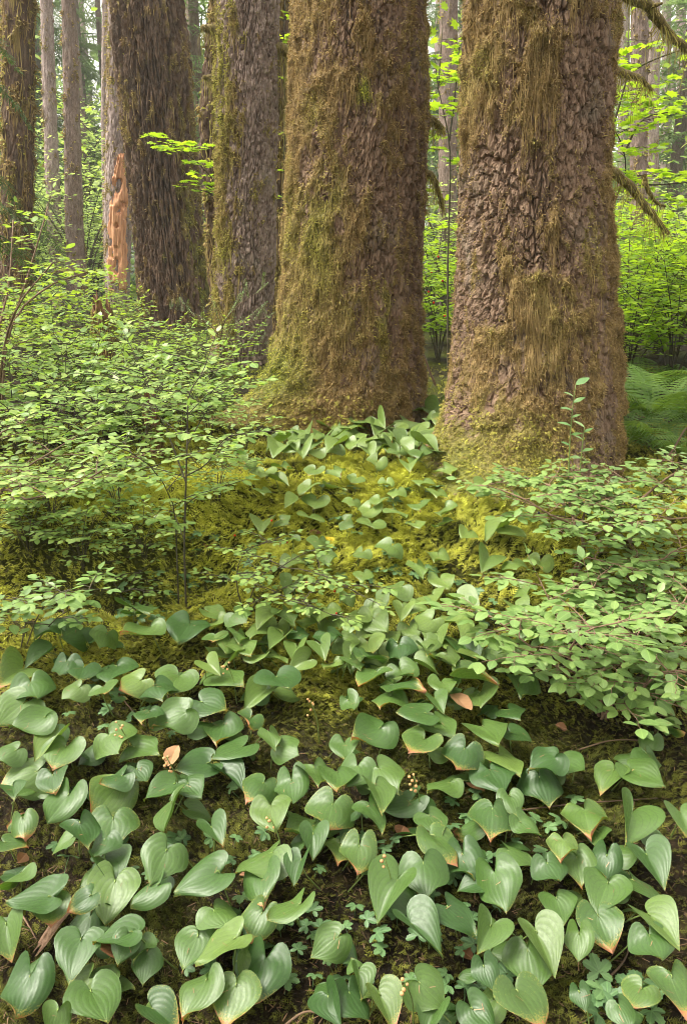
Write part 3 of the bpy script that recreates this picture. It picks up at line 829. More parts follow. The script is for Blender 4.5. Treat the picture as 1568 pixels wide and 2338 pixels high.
def scatter_moss():
    rng = np.random.default_rng(77)
    temps = [sprig_template(rng) for _ in range(4)]
    B = Batch()
    def lay(n, ylo, yhi, size, power, seed, gmul=1.0):
        y = ylo + (yhi - ylo) * rng.uniform(0, 1, n) ** power
        x = rng.uniform(-1, 1, n) * (0.25 + 0.50 * y)
        z = ground(x, y)
        m = moss_amount(x, y)
        keep = in_view(x, y, z) & (rng.uniform(0, 1, n) < 0.10 + 1.1 * m)
        for q in range(2):                       # no moss inside the trunks
            c = (T_R.base, T_C.base)[q]; rr = (0.30, 0.36)[q]
            keep &= (x - c[0]) ** 2 + (y - c[1]) ** 2 > rr * rr
        x, y, z, m = x[keep], y[keep], z[keep], m[keep]
        k = len(x)
        az = rng.uniform(0, 2 * math.pi, k)
        # shoots of one cushion comb the same way
        az = az * 0.45 + 6.5 * fbm(x * 4, y * 4, 0.0, 91, 2)
        tilt = rng.uniform(-0.2, 0.9, k)
        d = np.stack([np.cos(az), np.sin(az), tilt], -1)
        nrm = np.stack([rng.normal(0, .3, k), rng.normal(0, .3, k), np.ones(k)], -1)
        s = rng.uniform(size[0], size[1], k) * (0.6 + 0.7 * m)
        R = frames(d, nrm, s)
        loc = np.stack([x, y, z - 0.002 + 0.012 * m * rng.uniform(0, 1, k)], -1)
        g = np.clip(0.78 + 0.4 * m + rng.normal(0, .16, k), 0, 1)
        tid = rng.integers(0, 4, k)
        fg = sstep(2.3, 1.75, y)  # foreground shade put into the moss colour: shoots near the viewer are darker
        rn = (0.55 * fbm(x * 6, y * 6, 2.0, 44, 3) + 0.38 + 0.45 * (m - 0.5)) * (1 - fg) + fg * (0.22 * fbm(x * 6, y * 6, 2.0, 44, 3) + .02) + rng.normal(0, .2, k) * (1 - .6 * fg)
        rn = np.clip(rn, 0, 0.99); g = np.maximum(g, fg * .9)
        for q in range(4):
            w = tid == q
            B.put(temps[q], loc[w], R[w], rnd=rn[w], green=g[w])
    for T, hh, n, sz in ((T_R, .34, 9000, (.022, .045)), (T_C, .22, 5000, (.025, .055))):
        up = int((T.base[2] + hh - T.zl[0]) / T.dz); nth = T.P.shape[1]
        i = (rng.uniform(0, 1, n) ** 1.2 * up).astype(int); j = rng.integers(0, nth, n)
        p = T.P[i, j]; o = T.O[i, j]
        frac = (p[:, 2] - T.base[2]) / hh
        left = np.clip(.45 - o[:, 0] * .9, 0, 1)
        k_ = (p[:, 2] > ground(p[:, 0], p[:, 1]) - .02) & (o[:, 1] < .35) & (rng.uniform(0, 1, n) < left * (1.25 - frac))
        p, o, frac = p[k_], o[k_], frac[k_]; k = len(p)
        d = norm(o * .8 + np.array([0, 0, -.5]) + rng.normal(0, .5, (k, 3)))
        R = frames(d, o + [0, 0, .8] + rng.normal(0, .3, (k, 3)), rng.uniform(sz[0], sz[1], k))
        tid = rng.integers(0, 4, k)
        for q in range(4):
            w = tid == q
            B.put(temps[q], p[w], R[w], rnd=np.clip(rng.uniform(.25, .95, k), 0, .99)[w], green=np.clip(.85 - .3 * frac + rng.normal(0, .15, k), 0, 1)[w])
    lay(56000, 0.95, 2.3, (0.020, 0.046), 1.0, 1)
    lay(60000, 2.0, 4.3, (0.028, 0.064), 0.9, 2)
    lay(9000, 3.8, 6.5, (0.03, 0.07), 1.0, 3)
    tag(B.build("moss_carpet", M['moss'], None, smooth=False), "yellow-green feathery moss carpeting the hump and floor", kind="stuff")
    # fallen needles and bark crumbs
    B = Batch(); n = 9000
    y = 0.95 + 3.0 * rng.uniform(0, 1, n) ** 1.3; x = rng.uniform(-1, 1, n) * (0.25 + 0.5 * y)
    z = ground(x, y) + rng.uniform(0.004, 0.02, n)
    az = rng.uniform(0, 6.28, n); ln = rng.uniform(0.006, 0.022, n)
    d = np.stack([np.cos(az), np.sin(az), rng.normal(0, .2, n)], -1) * ln[:, None]
    c = np.stack([x, y, z], -1)
    P = np.stack([c - d * .5, c + d * .5], 1)
    side = norm(np.cross(d, np.array([0, 0, 1.0])))
    B.ribbons(P, side, np.repeat(rng.uniform(0.0008, 0.002, (n, 1)), 2, 1), rnd=rng.uniform(0, 1, n))
    tag(B.build("needle_litter", M['litter'], None), "fallen brown needles and bark crumbs on the floor", kind="stuff")
scatter_moss()

# ------------------------------------------------------------------ heart-leaved lilies
_half = spline([(0, 0), (.05, -.13), (.16, -.27), (.33, -.285), (.49, -.14), (.565, .09), (.53, .34), (.39, .59), (.185, .81), (0, 1.0)], 17)

def lily_leaf_mesh(seed, fold, droop, wave, lobe, curl=0.0, wide=1.0, bite=0):
    rng = np.random.default_rng(seed)
    nu, nt = 14, 17
    us = np.linspace(-1, 1, nu + 1)
    ts = np.linspace(0, 1, nt)
    H = _half
    ph = rng.uniform(0, 6, 3)
    V, UV = [], []
    for a, t in enumerate(ts):
        for u in us:
            w = abs(u)
            mid = np.array([0, 1.0 * t ** 1.25])
            h = H[a].copy()
            h[0] *= wide * (1 + 0.05 * math.sin(5 * t + ph[0] + (1 if u > 0 else 0)))
            h[1] *= 1 + 0.05 * math.sin(3 * t + ph[1])
            p = mid * (1 - w) + h * w
            if bite and w > 0.8:
                k = float(vnoise(t * 9, (2 if u > 0 else 0) + 0.3, seed, 5))
                p = p * (1 - 0.16 * bite * max(0, k - 0.45) * (w - 0.8) * 5)
            x = math.copysign(p[0], u) if u else 0.0
            y = p[1]
            z = fold * abs(x) ** 1.15 - droop * max(y, 0) ** 2 - 0.12 * droop * y
            z += lobe * max(-y, 0) * 1.3 - curl * x * x * 1.8
            z += wave * (w ** 2) * math.sin(7.5 * t + ph[2] + (1.7 if u > 0 else 0)) * 0.09
            z += wave * 0.03 * math.sin(5 * x + 4 * y + ph[1])
            z += 0.0020 * math.sin(31 * u) * (1 - 0.5 * t) * min(1, 3 * t)
            V.append((x, y, z)); UV.append((0.5 + 0.5 * u, t))
    i, j = np.meshgrid(np.arange(nt - 1), np.arange(nu), indexing='ij')
    a = i * (nu + 1) + j
    f = np.stack([a, a + 1, a + nu + 2, a + nu + 1], -1).reshape(-1, 4)
    return mesh_data("lily_leaf", V, f, M['lily'], UV)

LEAF = {'flat': [], 'fold': [], 'droop': []}
_r = random.Random(4)
for k in range(11):
    LEAF['flat'].append(lily_leaf_mesh(100 + k, _r.uniform(.05, .30), _r.uniform(.05, .22), _r.uniform(.6, 1.9), _r.uniform(.0, .6), _r.uniform(0, .45), _r.uniform(1.0, 1.25), k % 3 == 0))
    LEAF['droop'].append(lily_leaf_mesh(200 + k, _r.uniform(.0, .30), _r.uniform(.18, .42), _r.uniform(.7, 2.0), _r.uniform(.1, .7), _r.uniform(0, .6), _r.uniform(1.0, 1.25), k % 3 == 1))
for k in range(4):
    LEAF['fold'].append(lily_leaf_mesh(300 + k, _r.uniform(.55, .95), _r.uniform(.15, .35), _r.uniform(.4, 1.0), _r.uniform(.0, .3), 0, _r.uniform(.9, 1.05), 0))

# (x, y, length, way the tip points: 0 = towards the viewer, + = right) read off the photograph
FRONT_L = [(70,300,190,-20),(150,200,175,30),(150,350,185,-55),(180,55,140,-45),(290,100,125,-5),(375,125,130,-5),(520,120,185,0),(335,215,115,-30),(470,205,120,5),
 (720,200,180,20),(800,170,170,10),(1040,150,180,50),(1280,165,185,20),(1180,230,170,-45),(960,275,170,55),(670,320,130,0),(790,335,190,-65),(1010,395,180,0),(1140,350,135,10),
 (510,440,190,25),(650,480,190,60),(280,500,170,0),(220,450,170,-30),(40,500,120,-40),(110,600,190,-55),(60,660,115,20),(240,620,150,10),(280,730,205,-15),(500,690,220,-15),
 (510,840,205,10),(770,770,215,5),(750,660,190,-50),(640,590,120,40),(900,550,180,-65),(1050,600,180,55),(1060,480,190,-50),(1240,430,120,30),(1310,480,130,40),(1440,590,180,10),
 (1180,660,170,-25),(1330,650,185,5),(1540,610,175,0),(1240,770,190,0),(1510,770,205,-10),(1390,830,205,-45),(1430,900,150,5),(1550,930,150,0),(100,820,130,20),(60,910,150,75),
 (460,920,140,-10),(740,990,195,-10),(500,1010,200,30),(510,1140,245,-10),(680,1120,165,-50),(930,1060,285,-70),(1180,980,240,-55),(1190,1080,205,0),(160,1150,285,-80),(50,1070,170,-40),
 (350,1400,220,0),(390,1290,170,-10),(540,1330,210,-75),(570,1380,130,-10),(635,1390,135,-20),(115,1570,290,0),(880,1380,190,-15),(1010,1370,265,-60),(1190,1500,250,-20),
 (1320,1210,205,-55),(900,1580,215,-30),(1060,1620,220,-10),(1500,1370,180,-50),(1510,1650,175,10),(440,1630,220,40),(740,1690,190,60),(1000,1240,170,40),(30,1330,190,20),(250,1720,150,10)]
FRONT_R = [(250,30,140,0),(385,30,130,-10),(565,20,180,15),(735,60,155,0),(50,80,115,40),(130,60,150,60),(120,150,170,-30),(280,130,165,20),(280,190,180,70),(455,185,130,0),(595,150,185,60),
 (620,240,180,-15),(820,190,170,-20),(200,245,170,-30),(330,310,170,-80),(30,270,110,10),(430,260,120,20),(125,400,215,-40),(345,450,165,-30),(450,370,160,35),(660,400,205,5),(770,310,130,10),
 (540,510,170,-20),(690,600,190,10),(45,590,175,-10),(190,600,195,25),(450,640,165,-60),(920,540,170,-60),(910,640,180,0),(1040,550,140,30),(1210,600,165,-50),(1370,590,190,40),(1400,520,135,10),
 (260,720,195,-60),(680,790,215,-10),(840,830,140,50),(770,720,125,10),(1110,800,215,-10),(1320,810,285,-10),(70,960,195,0),(140,770,165,40),(20,770,110,-20),(410,810,150,20),(450,910,205,20),
 (560,990,185,5),(800,960,170,60),(370,1050,210,10),(210,1130,245,-40),(700,1100,220,0),(950,1030,150,15),(1070,1010,165,0),(1200,1000,150,-10),(1410,1000,205,8),(1370,1110,175,50),
 (360,1310,235,50),(520,1240,195,50),(660,1320,190,-20),(985,1200,165,0),(1190,1130,215,-20),(1185,1290,205,8),(910,1370,225,20),(855,1460,240,0),(1440,1270,215,40),(1415,1370,180,0),
 (655,1510,145,20),(1085,1620,110,0),(1520,1580,225,8),(1340,1600,150,-60),(190,1650,190,20),(60,1640,195,30),(80,1540,135,20),(830,1640,235,20),(400,1700,165,-20),(620,1700,175,30),
 (1555,800,160,0),(140,1030,130,20),(1160,880,115,-20)]
MOUND = [(110,665,120,-20),(350,640,112,-10),(430,580,108,0),(240,580,90,-10),(470,480,110,15),(360,530,105,-20),(725,470,120,10),(640,550,100,-30),(400,275,82,0),(460,295,82,-10),(655,385,95,-10),
 (560,400,100,10),(700,745,150,-60),(770,750,120,60),(560,770,95,-30),(660,890,130,-20),(780,910,100,0),(900,910,130,-10),(820,1030,115,0),(455,985,120,10),(410,1060,140,-10),(560,1080,150,40),
 (580,1210,150,-20),(560,1300,170,20),(375,1280,140,0),(730,1330,150,0),(800,1110,115,20),(160,1080,120,20),(90,960,90,0),(70,860,92,-30),(100,1220,115,-40),(210,1240,130,30),(255,1310,145,10),
 (50,1340,130,-10),(140,1340,130,20),(300,455,85,0),(200,540,80,10),(480,330,70,0),(50,520,75,-20),(20,720,90,10),(250,400,80,20),(330,440,85,-30)]
LEFT = [(850,1495,195,0),(640,1400,200,40),(640,1500,190,-20),(330,1510,170,-10),(210,1500,135,-40),(480,1540,125,0),(1090,1440,120,30),(980,1540,105,0),(1090,1530,120,20),(1180,1560,120,-20),(1370,1520,110,30),(1500,1540,140,10)]
lily_spots = [(x * .5, 1470 + y * .5, s * .5, a, 0) for x, y, s, a in FRONT_L] + [(784 + x * .5, 1470 + y * .5, s * .5, a, 0) for x, y, s, a in FRONT_R]
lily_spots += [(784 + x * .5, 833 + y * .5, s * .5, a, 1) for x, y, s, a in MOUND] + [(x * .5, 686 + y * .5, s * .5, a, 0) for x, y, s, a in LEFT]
_r = random.Random(21)
def sow(n, box, size, gap, flag, test=None):
    made, tries = 0, 0
    while made < n and tries < n * 60:
        tries += 1
        x, y = _r.uniform(box[0], box[2]), _r.uniform(box[1], box[3])
        if test and not test(x, y):
            continue
        if any((x - q[0]) ** 2 + ((y - q[1]) * 1.6) ** 2 < gap * gap for q in lily_spots):
            continue
        lily_spots.append((x, y, _r.uniform(*size), _r.gauss(0, 35), flag)); made += 1
# the pale patch between the two big trunks, and the fringe below it
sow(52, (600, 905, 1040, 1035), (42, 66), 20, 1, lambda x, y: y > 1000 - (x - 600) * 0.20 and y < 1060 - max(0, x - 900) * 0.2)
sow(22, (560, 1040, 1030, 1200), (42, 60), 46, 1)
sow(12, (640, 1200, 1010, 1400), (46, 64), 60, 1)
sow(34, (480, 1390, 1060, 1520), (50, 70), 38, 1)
sow(22, (20, 1500, 1540, 2320), (60, 100), 56, 0)

ZONES = [(lambda x, y: y < 1075 and x < 830, "at the middle trunk's foot"),
         (lambda x, y: y < 1075, "between the two big trunks"),
         (lambda x, y: y < 1300 and x < 900, "on the bright moss hump"),
         (lambda x, y: y < 1300, "on moss below the widest trunk"),
         (lambda x, y: y < 1520 and x < 470, "under the thin-stemmed shrub"),
         (lambda x, y: y < 1520 and x < 700, "below the moss hump, left"),
         (lambda x, y: y < 1520 and x < 940, "below the moss hump, right"),
         (lambda x, y: y < 1560, "beside the broad pale-leaved shrub"),
         (lambda x, y: y < 1760 and x < 220, "at the left edge, below the hollow"),
         (lambda x, y: y < 1760 and x < 420, "below the dark hollow"),
         (lambda x, y: y < 1640 and x < 800, "in the carpet's upper middle"),
         (lambda x, y: y < 1760 and x < 800, "in the carpet's middle"),
         (lambda x, y: y < 1760 and x < 980, "in the carpet, right of middle"),
         (lambda x, y: y < 1760 and x < 1180, "left of the low right shrub"),
         (lambda x, y: y < 1900 and x >= 1180, "under the low right shrub"),
         (lambda x, y: y < 1960 and x < 220, "at the left edge, above the stick"),
         (lambda x, y: y < 1960 and x < 420, "above the splintered stick"),
         (lambda x, y: y < 1860 and x < 800, "just below the carpet's middle"),
         (lambda x, y: y < 1960 and x < 800, "in the carpet's lower middle"),
         (lambda x, y: y < 1960, "low in the carpet, right"),
         (lambda x, y: y < 2180 and x < 240, "by the splintered stick"),
         (lambda x, y: y < 2180 and x < 420, "right of the splintered stick"),
         (lambda x, y: y < 2180 and x < 620, "low, left of the middle"),
         (lambda x, y: y < 2180 and x < 800, "low in the middle"),
         (lambda x, y: y < 2180 and x < 1000, "low, right of the middle"),
         (lambda x, y: y < 2180 and x < 1180, "over the low right creepers"),
         (lambda x, y: y < 2180 and x < 1380, "in the lower right shade"),
         (lambda x, y: y < 2180, "by the right edge, low"),
         (lambda x, y: x < 260, "in the bottom left corner"),
         (lambda x, y: x < 520, "on the bottom edge, left"),
         (lambda x, y: x < 780, "on the bottom edge, middle-left"),
         (lambda x, y: x < 1040, "on the bottom edge, middle-right"),
         (lambda x, y: x < 1300, "on the bottom edge, right"),
         (lambda x, y: True, "in the bottom right corner")]
def zone(x, y):
    return next(s for f, s in ZONES if f(x, y))

LILY_LABELS = {}
LEAF_FRAMES = []
def lily(px, py, size, ang, far):
    rg = random.Random(int(px * 131 + py * 17))
    lift = rg.uniform(0.07, 0.13) if py > 1300 else rg.uniform(0.08, 0.12)
    c = hit(px, py, lift)
    d = c[1] * _ct - (c[2] - CAM_Z) * _st
    length = min(size, 118) * d / FPX * (1.12 if far else 1.10)
    burn = rg.choice([0, 0, 0, 0.1, 0.2, 0.5, 0.8]) if not far else rg.choice([0, 0, 0, 0.1, 0.3])
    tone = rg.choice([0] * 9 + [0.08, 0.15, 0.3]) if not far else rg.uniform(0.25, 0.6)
    kind = rg.choice(['flat', 'flat', 'droop', 'droop', 'flat', 'fold'] if not far else ['flat', 'flat', 'flat', 'fold'])
    if not far and py < 1750 and kind == 'droop':
        kind = 'flat'
    a = math.radians(ang + rg.gauss(0, 6))
    tilt = math.radians(rg.uniform(-18, 6) + 16 * min(1, max(0, (py - 1650) / 500)) * rg.random() if not far else rg.uniform(-10, 8))
    hd = Vector((math.sin(a), -math.cos(a), 0))
    dr = (hd * math.cos(tilt) + Vector((0, 0, -math.sin(tilt)))).normalized()
    up = (hd * math.sin(tilt) + Vector((0, 0, math.cos(tilt)))).normalized()
    side = dr.cross(up)
    roll = math.radians(rg.gauss(0, 17))
    up = (up * math.cos(roll) + side * math.sin(roll)).normalized(); side = dr.cross(up)
    s = length / 1.28
    org = Vector(c) - dr * (0.36 * s)
    back = Vector((rg.gauss(0, .03), rg.uniform(0.0, .05), 0)) - hd * rg.uniform(0, 0.05)
    bx, by = org.x + back.x, org.y + back.y
    base = Vector((bx, by, gz(bx, by)))
    tip = {0: "", 1: "rusty burnt tip"}[1 if burn > 0.3 else 0]
    words = ("large" if length > 0.108 else "small" if length < 0.072 else "mid-sized") + " heart-shaped leaf"
    dirn = "left" if ang < -32 else "right" if ang > 32 else "viewer"
    look = ("folded " if kind == 'fold' else "")
    look2 = (", rusty tip" if burn > 0.3 else ", pale" if tone > 0.42 else "")
    lab = "%s%s%s, tip %s, %s" % (look, words, look2, dirn if dirn != "viewer" else "down", zone(px, py))
    root = thing("lily_plant", base, lab, "plant", "heart-leaved lilies carpeting the floor")
    LILY_LABELS[lab] = LILY_LABELS.get(lab, 0) + 1
    lf = link("leaf", rg.choice(LEAF[kind]), root)
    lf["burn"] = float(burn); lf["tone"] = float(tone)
    LEAF_FRAMES.append((np.array(org), np.array(side), np.array(dr), np.array(up), s, kind))
    m = Matrix((side, dr, up)).transposed().to_4x4()
    lf.matrix_basis = Matrix.Translation(org - base) @ m @ Matrix.Diagonal((s, s, s, 1))
    B = Batch()
    if not far and rg.random() < 0.7:            # a second, lower leaf on the other side of the stalk
        a2 = a + math.radians(rg.choice([-1, 1]) * rg.uniform(80, 170)); t2 = math.radians(rg.uniform(0, 28))
        h2 = Vector((math.sin(a2), -math.cos(a2), 0)); d2 = h2 * math.cos(t2) - Vector((0, 0, math.sin(t2))); u2 = h2 * math.sin(t2) + Vector((0, 0, math.cos(t2)))
        s2 = s * rg.uniform(.6, .85)
        o2 = base.lerp(org, 0.66) + d2 * 0.02 - base
        l2 = link("leaf", rg.choice(LEAF['flat'] + LEAF['droop']), root); l2["burn"] = float(burn * .8); l2["tone"] = float(tone)
        l2.matrix_basis = Matrix.Translation(o2) @ Matrix((d2.cross(u2), d2, u2)).transposed().to_4x4() @ Matrix.Diagonal((s2, s2, s2, 1))
        B.tube([np.array(base.lerp(org, 0.45) - base), np.array(o2)], .0011, 5)
    e = np.array(org - base)
    mid = e * 0.55 + np.array([rg.gauss(0, .008), rg.gauss(0, .008), 0.01])
    B.tube(spline([(0, 0, -.01), mid, e, e + np.array(dr) * 0.08 * s], 8), np.linspace(0.0017, 0.0011, 8) * (1.15 if far else 1), 5)
    B.build("stem", M['stem_green'], root)
    return root
PLANTS = [(sp, lily(*sp)) for sp in lily_spots]
_by = {}
for sp, o in PLANTS:
    _by.setdefault(o["label"], []).append((sp[0], o))
for lab, lst in _by.items():                     # alike neighbours: say which one, counted across the picture
    if len(lst) > 1:
        lst.sort(key=lambda q: q[0])
        n = len(lst)
        names = ["left one", "right one"] if n == 2 else ["leftmost"] + ["%s from left" % w for w in ("second", "third", "fourth", "fifth", "sixth", "seventh", "eighth", "ninth", "tenth")[:n - 2]] + ["rightmost"]
        for (x, o), w in zip(lst, names):
            o["label"] = lab + ", " + w

# dropped needles lying on the leaves
def leaf_needles():
    rn = np.random.default_rng(6); P, sd, wd = [], [], []
    for (o, x, y, z, s, kind) in LEAF_FRAMES:
        if kind == 'fold':
            continue
        for q in range(rn.integers(0, 3)):
            a, b = rn.uniform(-.28, .28), rn.uniform(.05, .6)
            c = o + x * a * s + y * b * s + z * (0.16 * abs(a) - .12 * b * b + .035) * s
            t = rn.uniform(0, 6.28); d = (x * math.cos(t) + y * math.sin(t)) * rn.uniform(.004, .009)
            P.append([c - d, c + d]); sd.append(np.cross(d, z)); w = rn.uniform(.0006, .0012); wd.append([w, w * .8])
    B = Batch(); n = len(P)
    B.ribbons(np.array(P), norm(np.array(sd)), np.array(wd), rnd=rn.uniform(0, 1, n))
    tag(B.build("fallen_needles", plain_mat("dry_needle", (0.30, 0.19, 0.10), (0.22, 0.11, 0.055), 40, 0.7, 0.0, per=0.4), None), "dry tan conifer needles lying on the lily leaves", kind="stuff")
leaf_needles()

# berry spikes standing among the lilies
def ball(seed=0, r=1.0):
    import bmesh
    bm = bmesh.new(); bmesh.ops.create_icosphere(bm, subdivisions=2, radius=r)
    v = np.array([x.co[:] for x in bm.verts]); f = np.array([[q.index for q in p.verts] for p in bm.faces]); bm.free()
    return v, f, np.zeros((len(v), 2))
BALL = ball()
berry_me = {k: mesh_data("berry", BALL[0], BALL[1], M[k], BALL[2]) for k in ('berry_tan', 'berry_red', 'berry_blue')}
for n, (px, py, cnt, wh) in enumerate([(270, 1652, 7, "above the left side of the leaf carpet"), (380, 1728, 8, "beside the small curled dead leaf"), (709, 1600, 7, "just below the moss hump"), (618, 1868, 4, "in the middle of the leaf carpet"),
                                       (945, 1772, 8, "right of the middle of the carpet"), (516, 1512, 5, "below the thin-stemmed left shrub"), (876, 1955, 3, "by the dark hole low in the middle"), (925, 2240, 4, "at the bottom edge right of the middle")]):
    rg = random.Random(n + 9)
    top = hit(px, py, 0.16)
    b = np.array([top[0] + 0.02, top[1] + 0.03, gz(top[0] + .02, top[1] + .03)])
    root = thing("berry_spike", tuple(b), "thin lily spike of speckled tan berries %s" % wh, "berries", "lily berry spikes")
    e = top - b
    B = Batch(); B.tube(spline([(0, 0, 0), e * 0.5 + [0.006, 0, 0.01], e], 7), 0.0013, 5); B.build("stem", M['stem_green'], root)
    for k in range(cnt):
        o = link("berry", berry_me['berry_tan'], root)
        t = k / cnt
        o.location = tuple(e + np.array([rg.gauss(0, .006), rg.gauss(0, .006), -0.045 * t + rg.gauss(0, .003)]))
        s = rg.uniform(0.0030, 0.0042); o.scale = (s, s, s * rg.uniform(.85, 1))

# five-leaved creepers between them
def creeper_mesh(seed):
    rg = random.Random(seed)
    B = Batch()
    out = [(0, 0), (.10, .18), (.22, .30), (.27, .45), (.23, .52), (.30, .62), (.22, .72), (.24, .84), (.12, .90), (.06, 1.0), (0, .93)]
    for k in range(5):
        az = math.radians(-110 + 55 * k + rg.uniform(-8, 8)); ln = rg.uniform(.8, 1.05) * (1.05 if k == 2 else 0.85 if k in (0, 4) else 1)
        pts = [(0, 0, 0)] + [(0, 1.0 * q / 3, 0.03) for q in (1, 2)] + []
        R_ = [(x * 1.0, y, 0) for x, y in out]; L_ = [(-x, y, 0) for x, y in out[1:-1]][::-1]
        ring = np.array(R_ + L_); ring[:, 2] = 0.22 * np.abs(ring[:, 0]) - 0.14 * ring[:, 1] ** 2 + 0.05
        v = np.concatenate([ring, [[0, .5, 0.02]]]) * ln
        n = len(ring)
        f = [[i, (i + 1) % n, n] for i in range(n)]
        c, s = math.cos(az), math.sin(az)
        v2 = np.stack([v[:, 0] * c + v[:, 1] * s, -v[:, 0] * s + v[:, 1] * c, v[:, 2]], -1)
        B.raw(v2, f, np.stack([v[:, 0] + .5, v[:, 1]], -1), rnd=rg.uniform(0, .3))
    B.tube([(0, 0, 0.02), (.1, -.15, -.5), (.1, -.2, -1.2)], 0.03, 4, rnd=0)
    return B.mesh("creeper_leaf", M['creeper'], False)
CREEP = [creeper_mesh(k) for k in range(5)]
_r = random.Random(8)
creep_n = {}
for box, cnt, sz in [((60, 1560, 420, 1720), 10, 26), ((480, 1780, 900, 2000), 12, 28), ((420, 2040, 840, 2250), 20, 34), ((860, 2020, 1160, 2260), 20, 34), ((1000, 1800, 1330, 2020), 16, 34), ((120, 1900, 420, 2000), 7, 34),
                     ((1360, 2200, 1540, 2320), 5, 60), ((240, 1280, 460, 1420), 8, 24), ((700, 1100, 1000, 1340), 18, 26), ((1050, 1330, 1160, 1420), 4, 24), ((430, 1180, 660, 1330), 8, 24)]:
    for k in range(int(cnt * 1.8)):
        px, py = _r.uniform(box[0], box[2]), _r.uniform(box[1], box[3])
        c = hit(px, py, 0.03)
        d = c[1] * _ct - (c[2] - CAM_Z) * _st
        o = link("creeper_plant", _r.choice(CREEP))
        s = sz * d / FPX * 0.86 * _r.uniform(.75, 1.2)
        o.location = tuple(c); o.scale = (s, s, s)
        o.rotation_euler = (math.radians(_r.gauss(14, 12)), math.radians(_r.gauss(0, 10)), _r.uniform(0, 6.28))
        wd = "small five-leaved creeper rosette lying " + zone(px, py)
        tag(o, wd, "creeper", "five-leaved creepers lying " + zone(px, py))
# ------------------------------------------------------------------ shrubs
def oval_leaf(w=0.5, fold=0.18, droop=0.12, tip=0.0, seed=0):
    """pointed oval leaf one unit long, folded along the midrib"""
    ys = np.array([0.0, 0.16, 0.40, 0.66, 0.88, 1.0])
    ws = np.array([0.03, 0.62, 1.0, 0.86, 0.40, 0.0]) * w * 0.5
    rg = random.Random(seed)
    v, uv = [], []
    for y, h in zip(ys, ws):
        for s in (-1, 0, 1):
            v.append((s * h, y, fold * h * abs(s) - droop * y * y + rg.uniform(-.012, .012))); uv.append((0.5 + 0.5 * s * h / (w * .5), y))
    f = []
    for i in range(5):
        for j in (0, 1):
            a = i * 3 + j
            f += [[a, a + 1, a + 4], [a, a + 4, a + 3]]
    return np.array(v), np.array(f), np.array(uv)
OVAL = [oval_leaf(0.54 + 0.06 * k, 0.25 - 0.12 * k, 0.05 + 0.09 * k, seed=k) for k in range(4)]

def lobed_leaf(seed=0, lobes=7):
    """palmate vine-maple leaf, one unit across"""
    rg = random.Random(seed)
    ring = []
    for k in range(lobes):
        a = math.radians(-126 + 252 * k / (lobes - 1))
        r = (0.55 + 0.10 * math.cos(a * 1.1)) * rg.uniform(.92, 1.05)
        ring.append((math.sin(a) * r, 0.40 + math.cos(a) * r * 0.9))
        if k < lobes - 1:
            b = math.radians(-126 + 252 * (k + .5) / (lobes - 1))
            ring.append((math.sin(b) * 0.33, 0.40 + math.cos(b) * 0.32))
    ring.append((0.0, 0.16))
    v = [(0, 0.40, 0.03)] + [(x, y, -0.10 * (x * x + (y - .4) ** 2) + rg.uniform(-.03, .03)) for x, y in ring]
    n = len(ring)
    f = [[0, 1 + (i + 1) % n, 1 + i] for i in range(n)]
    v = np.array(v)
    return v, np.array(f), v[:, :2] + [0.5, 0]
LOBED = [lobed_leaf(k) for k in range(4)]

